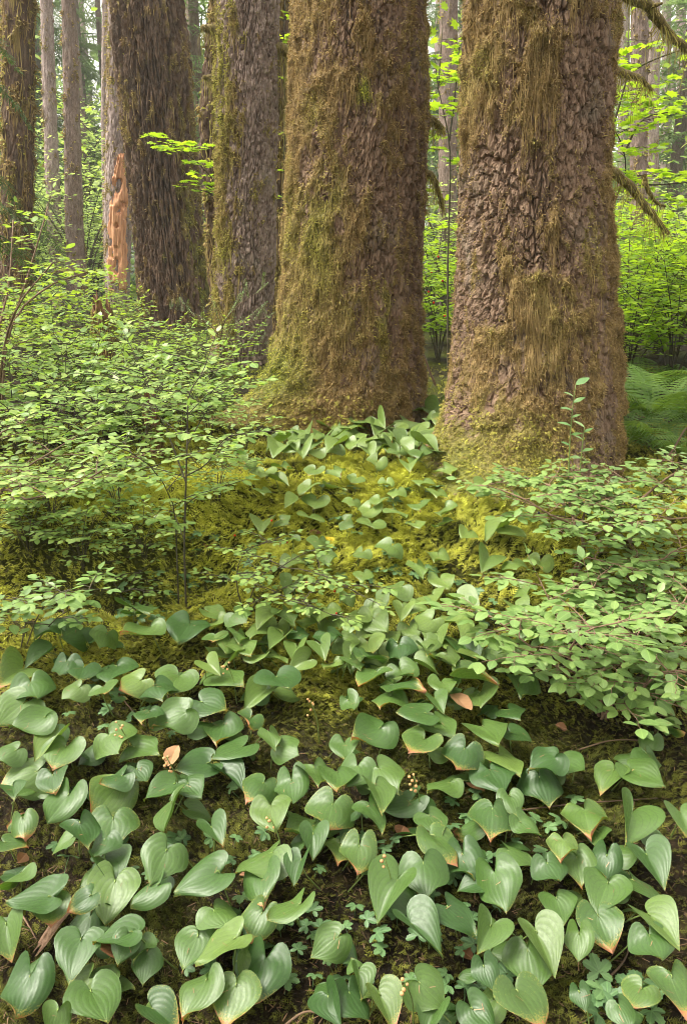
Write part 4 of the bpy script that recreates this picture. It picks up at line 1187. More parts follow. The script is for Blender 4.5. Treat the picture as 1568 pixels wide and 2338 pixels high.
UPV = np.array([0, 0, 1.0])
class Shrub:
    def __init__(self, seed):
        self.rg = random.Random(seed); self.B = Batch(); self.leaf = []; self.ends = []
    def stem(self, ctrl, r0, r1, m=9, seg=6):
        P = spline(ctrl, m); self.B.tube(P, np.linspace(r0, r1, m), seg, rnd=self.rg.random() * .3); return P
    def twig(self, p, d, L, size, gap, thick=0.0012, lift=0.0, petiole=False):
        """one twig with alternate leaves lying flat, zigzagging a little"""
        rg = self.rg
        n = max(2, int(L / gap)); d = d / np.linalg.norm(d)
        q = np.array(p, float); pts = [q.copy()]
        side = np.cross(d, UPV); side /= max(np.linalg.norm(side), 1e-6)
        for k in range(n):
            s = 1 if k % 2 else -1
            st = d + side * s * 0.16 + np.array([rg.gauss(0, .05), rg.gauss(0, .05), rg.gauss(0, .05) + lift - 0.05 * k / n])
            q = q + st / np.linalg.norm(st) * gap
            pts.append(q.copy())
            ld = d * 0.55 + side * s * 0.85 + np.array([rg.gauss(0, .16), rg.gauss(0, .16), rg.gauss(0, .14)])
            nr = UPV + np.array([rg.gauss(0, .17), rg.gauss(0, .17), 0]) - d * 0.1
            self.leaf.append((q.copy(), ld, nr, size * rg.uniform(.55, 1.2) * (1 - 0.25 * k / n)))
        self.leaf.append((q.copy(), d + np.array([0, 0, rg.gauss(0, .15)]), UPV + np.array([rg.gauss(0, .2), rg.gauss(0, .2), 0]), size * rg.uniform(.7, 1)))
        self.ends.append(q.copy())
        self.B.tube(pts, np.linspace(thick, thick * .6, len(pts)), 4, rnd=rg.random() * .3)
    def branch(self, p, d, L, size, gap, twigs=4, rise=0.12, thick=0.002):
        """a spray: a side branch with twigs to both sides in one flat layer"""
        rg = self.rg
        d = np.array(d, float); d /= np.linalg.norm(d)
        e = p + d * L + np.array([0, 0, rise * L])
        m = p + d * L * .5 + np.array([rg.gauss(0, .05) * L, rg.gauss(0, .05) * L, rise * L * .8])
        P = spline([p, m, e], 7); self.B.tube(P, np.linspace(thick, thick * .5, 7), 5, rnd=rg.random() * .3)
        for k in range(twigs):
            t = 0.22 + 0.7 * k / max(1, twigs - 1)
            q = P[int(t * 6)]
            s = 1 if k % 2 else -1
            sd = np.cross(d, UPV) * s
            self.twig(q, d * 0.75 + sd * rg.uniform(.5, 1.0) + np.array([0, 0, rg.gauss(.03, .08)]), L * rg.uniform(.30, .55) * (1.15 - .5 * t), size, gap)
        self.twig(P[-1], d, L * .35, size, gap)
    def clothe(self, P, t0, every, L, size, gap, twigs=4, spread=1.0, az0=None, rise=0.12, up=0.15):
        """side sprays all along a stem"""
        rg = self.rg
        seglen = np.linalg.norm(np.diff(P, axis=0), axis=1).sum()
        n = max(1, int(seglen * (1 - t0) / every))
        az = rg.uniform(0, 6.28)
        for k in range(n):
            t = t0 + (1 - t0) * (k + rg.random() * .6) / n
            i = min(len(P) - 2, int(t * (len(P) - 1))); f = t * (len(P) - 1) - i
            q = P[i] * (1 - f) + P[i + 1] * f
            az += 2.4 + rg.uniform(-.5, .5)
            d = np.array([math.cos(az), math.sin(az), up + rg.gauss(0, .08)])
            self.branch(q, d, L * rg.uniform(.6, 1.15) * (1.15 - .55 * t), size, gap, twigs, rise)
        self.twig(P[-1], P[-1] - P[-2] + np.array([0, 0, -.0]), L * .4, size, gap)
    def finish(self, root, base, stemmat, leafmat, temps, single=0, leafname="leaf", fol="foliage"):
        rg = np.random.default_rng(len(self.leaf) + 5)
        base = np.array(base, float)
        for a in range(len(self.B.v)):
            self.B.v[a] = self.B.v[a] - base
        st = self.B.build("stems", M[stemmat], root)
        pos = np.array([l[0] for l in self.leaf]); d = np.array([l[1] for l in self.leaf]); n = np.array([l[2] for l in self.leaf]); s = np.array([l[3] for l in self.leaf])
        R = frames(d, n, s)
        tid = rg.integers(0, len(temps), len(pos)); rn = rg.uniform(0, 1, len(pos))
        dist = np.linalg.norm(pos - np.array([0, 0, CAM_Z]), axis=1)
        px = PCX + FPX * pos[:, 0] / (pos[:, 1] * _ct - (pos[:, 2] - CAM_Z) * _st)
        dist = np.where((px > -20) & (px < 1590), dist, 99)
        order = np.argsort(dist / np.maximum(s, 1e-3))
        one = set(order[:single].tolist())
        kids = [st]
        if single:
            mes = [mesh_data("leaf", t[0], t[1], M[leafmat], t[2]) for t in temps]
            for k in sorted(one):
                o = link(leafname, mes[tid[k]], root)
                m4 = np.eye(4); m4[:3, :3] = R[k]; m4[:3, 3] = pos[k] - base
                o.matrix_basis = Matrix(m4.tolist())
                kids.append(o)
        rest = np.array([k not in one for k in range(len(pos))])
        if rest.any():
            B = Batch()
            for q in range(len(temps)):
                w = rest & (tid == q)
                B.put(temps[q], pos[w] - base, R[w], rnd=rn[w])
            kids.append(tag(B.build(fol, M[leafmat], root), kind="stuff"))
        KIDS[root.name] = kids
        return root

def px3(px, py, Y):
    return on_plane(px, py, Y)

def add_berries(root, spots, kind):
    b = np.array(root.location)
    for p, r in spots:
        o = link("berry", berry_me[kind], root)
        o.location = tuple(np.array(p) - b); o.scale = (r, r, r)

# --- the thin-stemmed shrub left of centre
base = hit(425, 1392)
Y0 = base[1]
S = Shrub(3)
root = thing("huckleberry_shrub", tuple(base), "tall thin-stemmed huckleberry shrub rising left of centre before the mossy log", "shrub")
A = S.stem([base, px3(421, 1250, Y0), px3(424, 1120, Y0 + .02), px3(428, 980, Y0 + .05)], .0042, .003)
A2 = S.stem([A[-1], px3(432, 900, Y0 + .1), px3(462, 850, Y0 + .15), px3(480, 800, Y0 + .2)], .003, .0012)
A3 = S.stem([px3(424, 1100, Y0 + .02), px3(395, 1020, Y0 + .1), px3(365, 950, Y0 + .2), px3(310, 890, Y0 + .3), px3(255, 850, Y0 + .4)], .003, .0012)
A4 = S.stem([A[-3], px3(470, 1060, Y0 - .1), px3(505, 1010, Y0 - .15), px3(540, 985, Y0 - .2)], .0026, .001)
A5 = S.stem([px3(365, 950, Y0 + .2), px3(330, 860, Y0 + .3), px3(300, 790, Y0 + .35)], .0022, .001)
A6 = S.stem([px3(408, 1385, Y0 + .03), px3(403, 1250, Y0 + .03), px3(395, 1150, Y0 + .05), px3(340, 1060, Y0 - .1), px3(250, 1010, Y0 - .2)], .003, .001)
A7 = S.stem([px3(425, 1020, Y0 + .04), px3(480, 930, Y0 + .3), px3(560, 880, Y0 + .5)], .0022, .001)
for P_, t0, L in ((A2, .1, .24), (A3, .35, .26), (A4, .3, .20), (A5, .25, .20), (A6, .45, .26), (A7, .3, .22), (A, .35, .22)):
    S.clothe(P_, t0, .065, L, .042, .020, 5)
S.finish(root, base, 'stem_dark', 'huck', OVAL, single=220)
add_berries(root, [(px3(620, 1188, Y0 + .2), .0042), (px3(655, 1238, Y0 + .15), .0042), (px3(536, 1222, Y0 + .1), .004)], 'berry_red')

# --- low sprays in front of and beside it
def spray_shrub(name, label, basepx, paths, seed, mat, stem, leafsize, gap, L, every=.07, t0=.3, single=0, r=.0025, twigs=4, berries=None, up=0.08):
    b = hit(*basepx)
    root = thing(name, tuple(b), label, "shrub")
    S = Shrub(seed)
    for pth in paths:
        pts = [b + np.array([S.rg.gauss(0, .01), S.rg.gauss(0, .01), 0]) if p is None else px3(p[0], p[1], b[1] + p[2]) for p in pth]
        P_ = S.stem(pts, r, r * .4)
        S.clothe(P_, t0, every, L, leafsize, gap, twigs, up=up)
    S.finish(root, b, stem, mat, OVAL, single=single)
    if berries:
        add_berries(root, [(px3(x, y, b[1] + dy), q) for x, y, dy, q in berries[0]], berries[1])
    return root

spray_shrub("huckleberry_shrub", "low huckleberry spray arching right with red berries, below the moss hump", (560, 1420), [[None, (585, 1330, 0), (640, 1295, -.05), (740, 1315, -.1), (850, 1372, -.2)], [None, (600, 1360, -.05), (680, 1370, -.15), (770, 1410, -.25)], [None, (540, 1330, 0), (560, 1260, .05), (640, 1225, .1)]],
            41, 'huck', 'stem_dark', .031, .016, .16, .045, .3, single=120, berries=([(764, 1350, -.12, .0035), (700, 1330, -.1, .0035), (768, 1400, -.2, .0032)], 'berry_red'))
spray_shrub("blueberry_shrub", "low pale round-leaved spray at the left edge below the dark hollow", (60, 1480), [[None, (90, 1400, 0), (140, 1350, -.05), (220, 1345, -.08)], [None, (60, 1400, 0), (40, 1370, -.05), (10, 1360, -.1)], [None, (120, 1420, -.05), (160, 1390, -.1)]],
            42, 'huck_near', 'stem_dark', .046, .022, .14, .045, .35, single=110)
spray_shrub("huckleberry_shrub", "shrub with small dim leaves under the thin-stemmed one", (300, 1400), [[None, (300, 1330, 0), (340, 1290, .05)], [None, (260, 1330, 0), (230, 1280, .1)], [None, (340, 1350, .0), (400, 1320, .05)], [None, (460, 1380, .05), (520, 1330, .1)]],
            43, 'huck', 'stem_dark', .029, .016, .16, .045, .3)
# --- shrubs on the left edge
spray_shrub("huckleberry_shrub", "bushy shrub leaning in from the left edge before the mossy log", (-40, 1330), [[None, (0, 1130, .05), (40, 1080, .1), (120, 1030, .2), (190, 985, .25)], [None, (-10, 1120, 0), (60, 1140, -.1), (170, 1110, -.15), (230, 1075, -.2)], [None, (-30, 1100, .1), (-10, 1000, .2), (60, 960, .3)], [None, (0, 1150, .2), (100, 1090, .4), (260, 1050, .5), (330, 1040, .55)]],
            44, 'huck', 'stem_brown', .044, .022, .25, .06, .3, single=150, r=.005)
spray_shrub("huckleberry_shrub", "tall shrub at the left edge reaching up before the brown trunk", (0, 1010), [[None, (8, 850, 0), (20, 760, .1), (60, 640, .2), (110, 470, .4)], [None, (5, 820, 0), (40, 700, -.2), (120, 600, -.3)], [None, (-10, 800, .2), (20, 650, .4), (30, 500, .6)], [None, (20, 760, .1), (100, 660, .2), (200, 620, .4)]],
            45, 'huck_far', 'stem_brown', .052, .028, .34, .10, .3, r=.008, up=.12)

# --- the broad shrub at the right, upper storey
spray_shrub("blueberry_shrub", "broad pale-leaved shrub on crooked brown stems below the widest trunk", (1300, 1345),
            [[None, (1332, 1250, 0), (1312, 1200, 0), (1265, 1180, -.05), (1180, 1130, .0), (1090, 1105, .05)], [None, (1335, 1245, .02), (1380, 1205, .05), (1450, 1150, .1), (1560, 1110, .15)],
             [(1332, 1250, 0), (1330, 1180, .1), (1380, 1120, .25), (1440, 1090, .35)], [(1312, 1200, 0), (1290, 1130, .15), (1220, 1095, .3), (1170, 1090, .35)],
             [(1380, 1205, .05), (1470, 1190, -.1), (1590, 1180, -.15)], [(1450, 1150, .1), (1540, 1080, .3), (1620, 1060, .4)], [(1380, 1205, .05), (1400, 1150, .2), (1330, 1100, .3)]],
            46, 'huck_near', 'stem_brown', .047, .020, .23, .042, .30, single=260, twigs=5, r=.006, berries=([(1341, 1172, 0, .0055), (1424, 1178, .02, .0055), (1230, 1170, 0, .0045)], 'berry_blue'))
spray_shrub("blueberry_shrub", "pale-leaved shrub at the right edge between the upper and lower right shrubs", (1470, 1420),
            [[None, (1450, 1340, .05), (1400, 1290, .05), (1330, 1270, .0)], [None, (1490, 1330, .1), (1520, 1270, .1), (1580, 1240, .1)], [None, (1470, 1330, .15), (1460, 1270, .2), (1430, 1230, .25)], [None, (1530, 1370, 0), (1580, 1330, -.05)], [None, (1430, 1370, .0), (1380, 1340, -.05), (1310, 1340, -.1)]],
            48, 'huck_near', 'stem_brown', .050, .022, .22, .05, .28, single=120, r=.005, twigs=5)
# --- lower storey, closest to the viewer
spray_shrub("blueberry_shrub", "low broad-leaved shrub spreading in from the lower right edge", (1375, 1640),
            [[None, (1330, 1570, 0), (1240, 1500, 0), (1165, 1440, .02), (1110, 1400, .05)], [None, (1365, 1560, .05), (1330, 1480, .1), (1270, 1400, .2), (1230, 1320, .25)],
             [None, (1400, 1560, 0), (1440, 1480, .02), (1480, 1400, .1)], [None, (1420, 1580, .05), (1520, 1500, .1), (1600, 1440, .15)],
             [(1330, 1570, 0), (1300, 1490, -.1), (1340, 1440, -.12), (1420, 1420, -.15)], [(1365, 1560, .05), (1400, 1470, .2), (1370, 1390, .3), (1350, 1330, .35)], [(1440, 1480, .02), (1540, 1400, .2), (1580, 1340, .3)], [None, (1450, 1590, -.08), (1500, 1540, -.12), (1560, 1530, -.15)]],
            47, 'huck_near', 'stem_brown', .052, .021, .21, .040, .26, single=290, twigs=5, r=.0045)

# --- upright shoots in front of the widest trunk
def shoot(label, pts, Y, seed, n):
    P_ = spline([px3(x, y, Y) for x, y in pts], 12)
    b = np.array([P_[0][0], P_[0][1], gz(P_[0][0], P_[0][1])])
    root = thing("shoot_plant", tuple(b), label, "plant")
    B = Batch(); B.tube(np.concatenate([[b], P_]) - b, np.linspace(.0026, .0014, 13), 6); B.build("stem", M['stem_green'], root)
    rg = random.Random(seed)
    mes = [mesh_data("leaf", t[0], t[1], M['seedling'], t[2]) for t in OVAL[:2]]
    for k in range(n):
        t = 0.08 + .92 * k / (n - 1)
        q = P_[min(11, int(t * 11))]
        s = 1 if k % 2 else -1
        d = np.array([[s * .95, rg.gauss(0, .4), rg.uniform(.0, .35) + .3 * t]])
        R = frames(d, np.array([[rg.gauss(0, .2), -.3, 1]]), [rg.uniform(.035, .055) * (1.2 if k == n - 1 else 1)])[0]
        o = link("leaf", mes[k % 2], root); m4 = np.eye(4); m4[:3, :3] = R * np.array([0.8, 1, 1]); m4[:3, 3] = q - b
        o.matrix_basis = Matrix(m4.tolist())
shoot("taller of two upright green shoots before the foot of the widest trunk", [(1297, 1100), (1301, 1000), (1307, 930), (1314, 878)], 2.95, 5, 10)
shoot("shorter of two upright green shoots before the foot of the widest trunk", [(1322, 1110), (1326, 1050), (1331, 1000), (1334, 975)], 3.0, 6, 7)

# --- shrubs filling the left middle ground: a few grown ones set down many times
def wild_shrub(seed, mat, h, leafsize, gap, nst=5, L=.26, every=.10, stem='stem_dark', cat="shrub", name="huckleberry_shrub"):
    rg = random.Random(seed); S = Shrub(seed)
    root = thing(name, (0, 0, 0), "", cat)
    for k in range(nst):
        az = 6.28 * k / nst + rg.uniform(-.4, .4); sp = rg.uniform(.25, .7)
        top = np.array([math.cos(az) * sp * h, math.sin(az) * sp * h, h * rg.uniform(.7, 1.05)])
        P_ = S.stem([(0, 0, -.03), top * [.25, .25, .5], top], .0045 * h / .6, .0016)
        S.clothe(P_, .3, every, L, leafsize, gap, 4)
    S.finish(root, (0, 0, 0), stem, mat, OVAL)
    return root
def set_out(protos, spots, group, used):
    for k, (px, py, hh, lab) in enumerate(spots):
        c = hit(px, py)
        p = protos[k % len(protos)]
        if used.get(p.name):
            o = copy_tree(p)
        else:
            o = p; used[p.name] = True
        s = hh
        o.location = tuple(c); o.scale = (s, s, s); o.rotation_euler = (0, 0, (k * 2.399) % 6.28)
        tag(o, lab, "shrub", group)
used = {}
protoA = [wild_shrub(60 + k, 'huck', .42, .052, .025, 6, .28, .10) for k in range(3)]
protoB = [wild_shrub(70 + k, 'huck_far', .62, .062, .031, 7, .34, .13) for k in range(3)]
set_out(protoA, [(70, 1270, .62, "low leafy shrub before the mossy log at the left edge"), (190, 1300, .6, "low leafy shrub before the dark hollow"), (330, 1290, .55, "low leafy shrub right of the dark hollow"), (120, 1190, .7, "leafy shrub on the front of the log, near the edge"), (270, 1180, .62, "leafy shrub on the front of the log, above the hollow"), (500, 1150, .55, "leafy shrub on the left end of the moss hump"), (110, 1090, 1.0, "leafy shrub on the mossy log near the left edge"), (230, 1075, .95, "leafy shrub on the mossy log, right of the one near the edge"), (330, 1060, .9, "leafy shrub on the log behind the thin-stemmed shrub"),
                 (40, 1030, 1.1, "shrub behind the mossy log hard against the left edge"), (160, 1010, 1.1, "shrub behind the log below the thin pale trunk"), (285, 1000, 1.0, "shrub behind the log below the dying tree"),
                 (420, 1000, .95, "shrub behind the thin-stemmed one below the dark trunk"), (480, 1010, .8, "shrub left of the golden root of the middle trunk"), (560, 1030, .5, "smallest shrub, before the middle trunk's golden root"),
                 (90, 960, 1.15, "third-row shrub near the left edge"), (220, 950, 1.15, "third-row shrub below the thin brown-grey trunk"), (350, 945, 1.1, "third-row shrub around the broken red wood"), (470, 930, 1.0, "third-row shrub below the gap right of the dark trunk"), (500, 925, .6, "shrub just left of the golden root")],
        "shrubs on and behind the mossy log", used)
set_out(protoB, [(60, 905, 0.80, "fresh green shrub at the left before the brown trunk"), (190, 890, 0.80, "fresh green shrub left of the rotten stump"), (330, 880, 0.76, "fresh green shrub right of the rotten stump"), (450, 870, 0.55, "fresh green shrub below the dark trunk's right side"),
                 (540, 850, 0.60, "fresh green shrub at the foot of the slim grey trunk"), (20, 850, 0.96, "yellow-green bush far left behind the first rows"), (130, 835, 0.92, "yellow-green bush below the thin pale trunk"), (290, 815, 0.72, "yellow-green bush before the dying tree"),
                 (400, 822, 0.50, "yellow-green bush at the foot of the dark trunk"), (480, 806, 0.56, "yellow-green bush in the gap between dark and slim grey trunks"), (80, 790, 1.04, "far bush below the brown trunk at the left"), (200, 778, 1.04, "far bush below the two thin trunks"),
                 (290, 765, 0.84, "far bush at the foot of the dying tree"), (140, 745, 1.20, "farthest bush between the left trunks"), (250, 735, 1.12, "farthest bush left of the dying tree"), (20, 740, 1.28, "farthest bush at the left edge")],
        "fresh green bushes in the left middle ground", used)
# ------------------------------------------------------------------ vine maples, ferns, far wood
def maple(label, basepx, Y, paths, seed, leafsize=.085, L=.5, every=.22, t0=.25, gap=.07, mat='maple', r=.008, name="vine_maple", twigs=4, up=.05, single=0):
    b = np.array([*(px3(basepx[0], basepx[1], Y)[:2]), 0.0]); b[2] = gz(b[0], b[1])
    root = thing(name, tuple(b), label, "tree")
    S = Shrub(seed)
    for pth in paths:
        pts = [b if p is None else px3(p[0], p[1], Y + p[2]) for p in pth]
        P_ = S.stem(pts, r, r * .35, 11)
        S.clothe(P_, t0, every, L, leafsize, gap, twigs, rise=.02, up=up)
    S.finish(root, b, 'stem_dark', mat, LOBED, single=single)
    return root
maple("bright vine maple with dark crooked stem right of the widest trunk", (1370, 900), 5.6,
      [[None, (1385, 600, 0), (1398, 470, 0), (1428, 400, 0), (1420, 330, -.05), (1398, 290, -.05)], [(1398, 290, -.05), (1420, 215, 0), (1430, 170, 0), (1435, 60, .1)], [(1430, 170, 0), (1480, 140, -.1), (1560, 110, -.2)], [(1428, 340, 0), (1470, 270, .1), (1560, 250, .2)], [(1398, 290, -.05), (1400, 230, .2), (1450, 200, .5)], [(1428, 400, 0), (1480, 420, -.2), (1570, 415, -.4)]],
      81, .095, .42, .10, .25, single=280, gap=.055, twigs=5)
maple("bright vine maple leaning out in the gap between the two big trunks", (1020, 900), 6.2,
      [[None, (1022, 600, 0), (1028, 400, 0), (1022, 300, 0), (1000, 200, 0), (992, 120, 0)], [(1025, 320, 0), (1040, 200, .2), (1050, 80, .3)], [(1000, 200, 0), (1010, 60, .1)]],
      82, .090, .36, .11, .3, single=150, gap=.055, twigs=5)
maple("vine maple sprig showing between the dark and the slim grey trunk", (500, 800), 7.9,
      [[None, (510, 600, 0), (505, 470, -.1), (480, 400, -.2), (420, 345, -.4), (380, 322, -.5)], [(505, 470, -.1), (480, 440, -.3), (440, 430, -.4)]],
      83, .090, .30, .10, .45, single=80, gap=.055)
maple("vine maple peeping through the gap left of the middle trunk", (645, 800), 7.3, [[None, (645, 500, 0), (650, 290, 0), (648, 100, 0), (652, -20, 0)]], 84, .085, .26, .16, .3)
# thicket of bushes behind on the right
protoM = [wild_shrub(90 + k, 'maple', 1.0, .075, .040, 9, .42, .11, cat="shrub", name="thicket_shrub") for k in range(3)]
used = {}
def set_y(protos, spots, group, used):
    for k, (px, Y, hh, lab) in enumerate(spots):
        x = px3(px, 800, Y)[0]
        p = protos[k % len(protos)]
        o = copy_tree(p) if used.get(p.name) else p
        used[p.name] = True
        o.location = (x, Y, gz(x, Y)); o.scale = (hh, hh, hh); o.rotation_euler = (0, 0, (k * 2.399) % 6.28)
        tag(o, lab, "shrub", group)
set_y(protoM, [(1440, 5.6, .85, "sunlit bush right of the widest trunk, above the ferns"), (1540, 5.4, .9, "sunlit bush at the right edge above the ferns"), (1420, 6.8, 1.1, "sunlit bush against the widest trunk's right side"), (1500, 7.2, 1.2, "sunlit bush in the middle of the right thicket"), (1590, 6.9, 1.15, "sunlit bush cut by the right edge, upper"),
               (1450, 8.8, 1.35, "back bush of the right thicket near the widest trunk"), (1550, 9.2, 1.4, "back bush of the right thicket near the edge"), (1500, 11.5, 1.6, "farthest bush of the right thicket"), (1000, 6.9, .85, "sunlit bush in the gap between the big trunks"), (1030, 8.6, 1.15, "taller sunlit bush deeper in the gap"), (985, 10.5, 1.4, "deepest sunlit bush in the gap"), (645, 11.0, 1.2, "sunlit bush behind the gap left of the middle trunk"), (460, 14.0, 1.2, "sunlit bush behind the gap right of the dark trunk")],
      "sunlit bushes of the thicket", used)
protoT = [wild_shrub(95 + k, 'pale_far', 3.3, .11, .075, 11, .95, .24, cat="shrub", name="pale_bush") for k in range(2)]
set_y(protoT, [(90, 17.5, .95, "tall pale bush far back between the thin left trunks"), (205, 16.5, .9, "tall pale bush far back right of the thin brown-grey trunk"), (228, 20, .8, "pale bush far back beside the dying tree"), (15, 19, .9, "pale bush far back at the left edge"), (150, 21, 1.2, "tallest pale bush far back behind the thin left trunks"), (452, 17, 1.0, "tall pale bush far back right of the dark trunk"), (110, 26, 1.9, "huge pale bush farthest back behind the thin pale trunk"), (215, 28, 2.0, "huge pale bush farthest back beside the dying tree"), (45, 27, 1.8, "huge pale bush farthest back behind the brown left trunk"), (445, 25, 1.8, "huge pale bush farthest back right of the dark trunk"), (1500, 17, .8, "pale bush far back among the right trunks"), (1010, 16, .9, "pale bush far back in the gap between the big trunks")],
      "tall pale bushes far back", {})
rg0 = random.Random(3)
for px, py, Y in [(1010, 640, 6.6), (985, 620, 6.6), (990, 690, 6.5), (1015, 720, 6.4), (978, 665, 6.5), (1000, 585, 6.7)]:
    p = px3(px, py, Y); o = link("red_berry", berry_me['berry_red']); o.location = tuple(p); o.scale = (.009,) * 3
    tag(o, "tiny red berry in the sunlit gap between the big trunks", "berry", "red berries in the sunlit gap between the big trunks")

# ferns
def frond_mesh(seed, n=21):
    rg = random.Random(seed); B = Batch()
    def P(t):
        return np.array([0.05 * math.sin(2.2 * t + seed), 0.92 * t - .05 * t * t, 0.55 * t - 0.62 * t * t])
    ts = np.linspace(0, 1, 12)
    B.tube([P(t) for t in ts], np.linspace(.006, .0015, 12), 4, rnd=.3)
    for k in range(n):
        t = 0.14 + .85 * k / (n - 1)
        p = P(t); tan = P(min(1, t + .02)) - P(t - .02); tan /= np.linalg.norm(tan)
        ln = 0.235 * math.sin(math.pi * min(1, (t * .92 + .10))) ** .8 * (1.1 - .45 * t)
        for s in (-1, 1):
            d = np.array([s * 1.0, 0.25, -0.12]) + tan * .25
            d /= np.linalg.norm(d)
            m = 8; w = .021 * (1.1 - .4 * t)
            nr = np.cross(d, tan) * -s
            v, f = [], []
            for q in range(m + 1):
                u = q / m
                c = p + d * ln * u + np.array([0, 0, -.05 * u * u])
                hw = w * (1 - u * .9) * (1.0 if q % 2 else .42)
                v += [c - tan * hw, c + tan * hw + d * .006]
            for q in range(m):
                a = 2 * q; f += [[a, a + 1, a + 3], [a, a + 3, a + 2]]
            B.raw(v, f, None, rnd=.25 + rg.uniform(-.1, .1))
    return B.mesh("frond", M['fern'], False)
FROND = [frond_mesh(k) for k in range(4)]
for n, (px, py, Y, size, cnt, lab) in enumerate([(1480, 1010, 4.3, .62, 11, "big lady fern right of the widest trunk"), (1430, 1060, 3.9, .42, 9, "smaller fern tucked against the widest trunk's foot"), (1585, 960, 4.2, .60, 9, "fern cut by the right edge of the photo"), (1530, 1050, 3.8, .40, 8, "low fern above the broad shrub at the right"),
                                                 (1460, 930, 5.2, .6, 9, "fern at the back, under the thicket")]):
    x = px3(px, py, Y)[0]; b = (x, Y, gz(x, Y))
    root = thing("fern", b, lab, "fern", "ferns beside the widest trunk")
    rg = random.Random(n + 2)
    for k in range(cnt):
        o = link("frond", FROND[k % 4], root)
        s = size * rg.uniform(.8, 1.15)
        o.scale = (s, s, s)
        o.rotation_euler = (math.radians(rg.uniform(8, 34)), math.radians(rg.gauss(0, 8)), 6.28 * k / cnt + rg.uniform(-.25, .25))

# conifer boughs
def bough_mesh(seed, L=1.5):
    """one hemlock bough: flat, drooping, twice branched, fine needles as narrow toothed strips"""
    rg = random.Random(seed); rn = np.random.default_rng(seed); B = Batch()
    P = spline([(0, 0, 0), (0.04, L * .5, L * .05), (0, L, -L * .22)], 12)
    B.tube(P, np.linspace(.012, .003, 12), 4, rnd=.0)
    Ps, wd, sd = [], [], []
    for k in range(30):
        t = .12 + .88 * k / 29
        i = min(10, int(t * 11)); q = P[i]
        s = 1 if k % 2 else -1
        l1 = L * .42 * (1.15 - t) * rg.uniform(.7, 1.2) + .06
        d = np.array([s * .8, .75, -.1 + rg.gauss(0, .12)]); d /= np.linalg.norm(d)
        e = q + d * l1 + np.array([0, 0, -.16 * l1])
        Ps.append([q, (q + e) * .5 + [0, 0, .02 * L], e]); wd.append([.022, .024, .008]); sd.append(np.cross(d, UPV))
        for j in range(7):
            u = .15 + .8 * j / 6
            a = q + (e - q) * u
            s2 = 1 if j % 2 else -1
            d2 = d * .8 + np.cross(d, UPV) * s2 * .8 + np.array([0, 0, rg.gauss(-.12, .12)])
            d2 /= np.linalg.norm(d2); l2 = l1 * .42 * (1.1 - .6 * u) + .02
            Ps.append([a, a + d2 * l2 * .5, a + d2 * l2 + np.array([0, 0, -.12 * l2])]); wd.append([.018, .022, .006]); sd.append(np.cross(d2, UPV))
    n = len(Ps)
    B.ribbons(np.array(Ps), norm(np.array(sd)) + 0, np.array(wd), rnd=rn.uniform(0, 1, n))
    return B
BOUGHS = [bough_mesh(k) for k in range(3)]
BT = [(np.concatenate(b.v), np.concatenate(b.f), np.concatenate(b.u)) for b in BOUGHS]
BR = [np.concatenate(b.a['rnd']) for b in BOUGHS]
def crown_mesh(seed, z0, z1, n, r0, r1, mat='needle'):
    rn = np.random.default_rng(seed); B = Batch()
    for k in range(n):
        z = z0 + (z1 - z0) * (k + rn.random()) / n
        az = k * 2.399 + rn.normal(0, .3); s = (r0 + (r1 - r0) * (z - z0) / (z1 - z0)) / 1.5 * rn.uniform(.7, 1.2)
        d = np.array([[math.cos(az), math.sin(az), rn.normal(-.12, .15)]]); t = rn.integers(0, 3)
        tv, tf, tu = BT[t]
        R = frames(d, np.array([[0, 0, 1.0]]), [s])[0]
        B.raw(tv @ R.T + [0, 0, z], tf, tu, rnd=np.mod(BR[t] * .7 + rn.random() * .3, 1))
    return B.mesh("crown", M[mat], False)
CROWN = [crown_mesh(k, 0.6, 11.5, 80, 2.9, 1.4, 'far_needle' if k < 2 else 'needle') for k in range(3)]
CROWN_LOW = [crown_mesh(10 + k, 0.3, 5.0, 34, 1.5, .5) for k in range(2)]
def pole_mesh(seed, r, h, mat):
    B = Batch(); rg = random.Random(seed)
    B.tube(spline([(0, 0, -.3), (rg.gauss(0, .05), rg.gauss(0, .05), h * .5), (rg.gauss(0, .1), rg.gauss(0, .1), h)], 14), np.linspace(r, r * .5, 14), 9, rnd=0, moss=.25, green=.3, plate=.5)
    return B.mesh("trunk", M[mat])
POLE = {m: [pole_mesh(k, .16 + .04 * k, 16, m) for k in range(3)] for m in ('bark_pale', 'bark_grey', 'bark_dark')}
def conifer(x, Y, s, k, crown, lab, group, mat='bark_grey', cr=None, name="hemlock_tree"):
    root = thing(name, (x, Y, gz(x, Y)), lab, "tree", group, rz=k * 1.7)
    o = link("trunk", POLE[mat][k % 3], root); o.scale = (s, s, 1)
    if crown:
        c = link("crown", (cr or CROWN)[k % len(cr or CROWN)], root); c.scale = (s, s, max(1, s * .9))
    return root
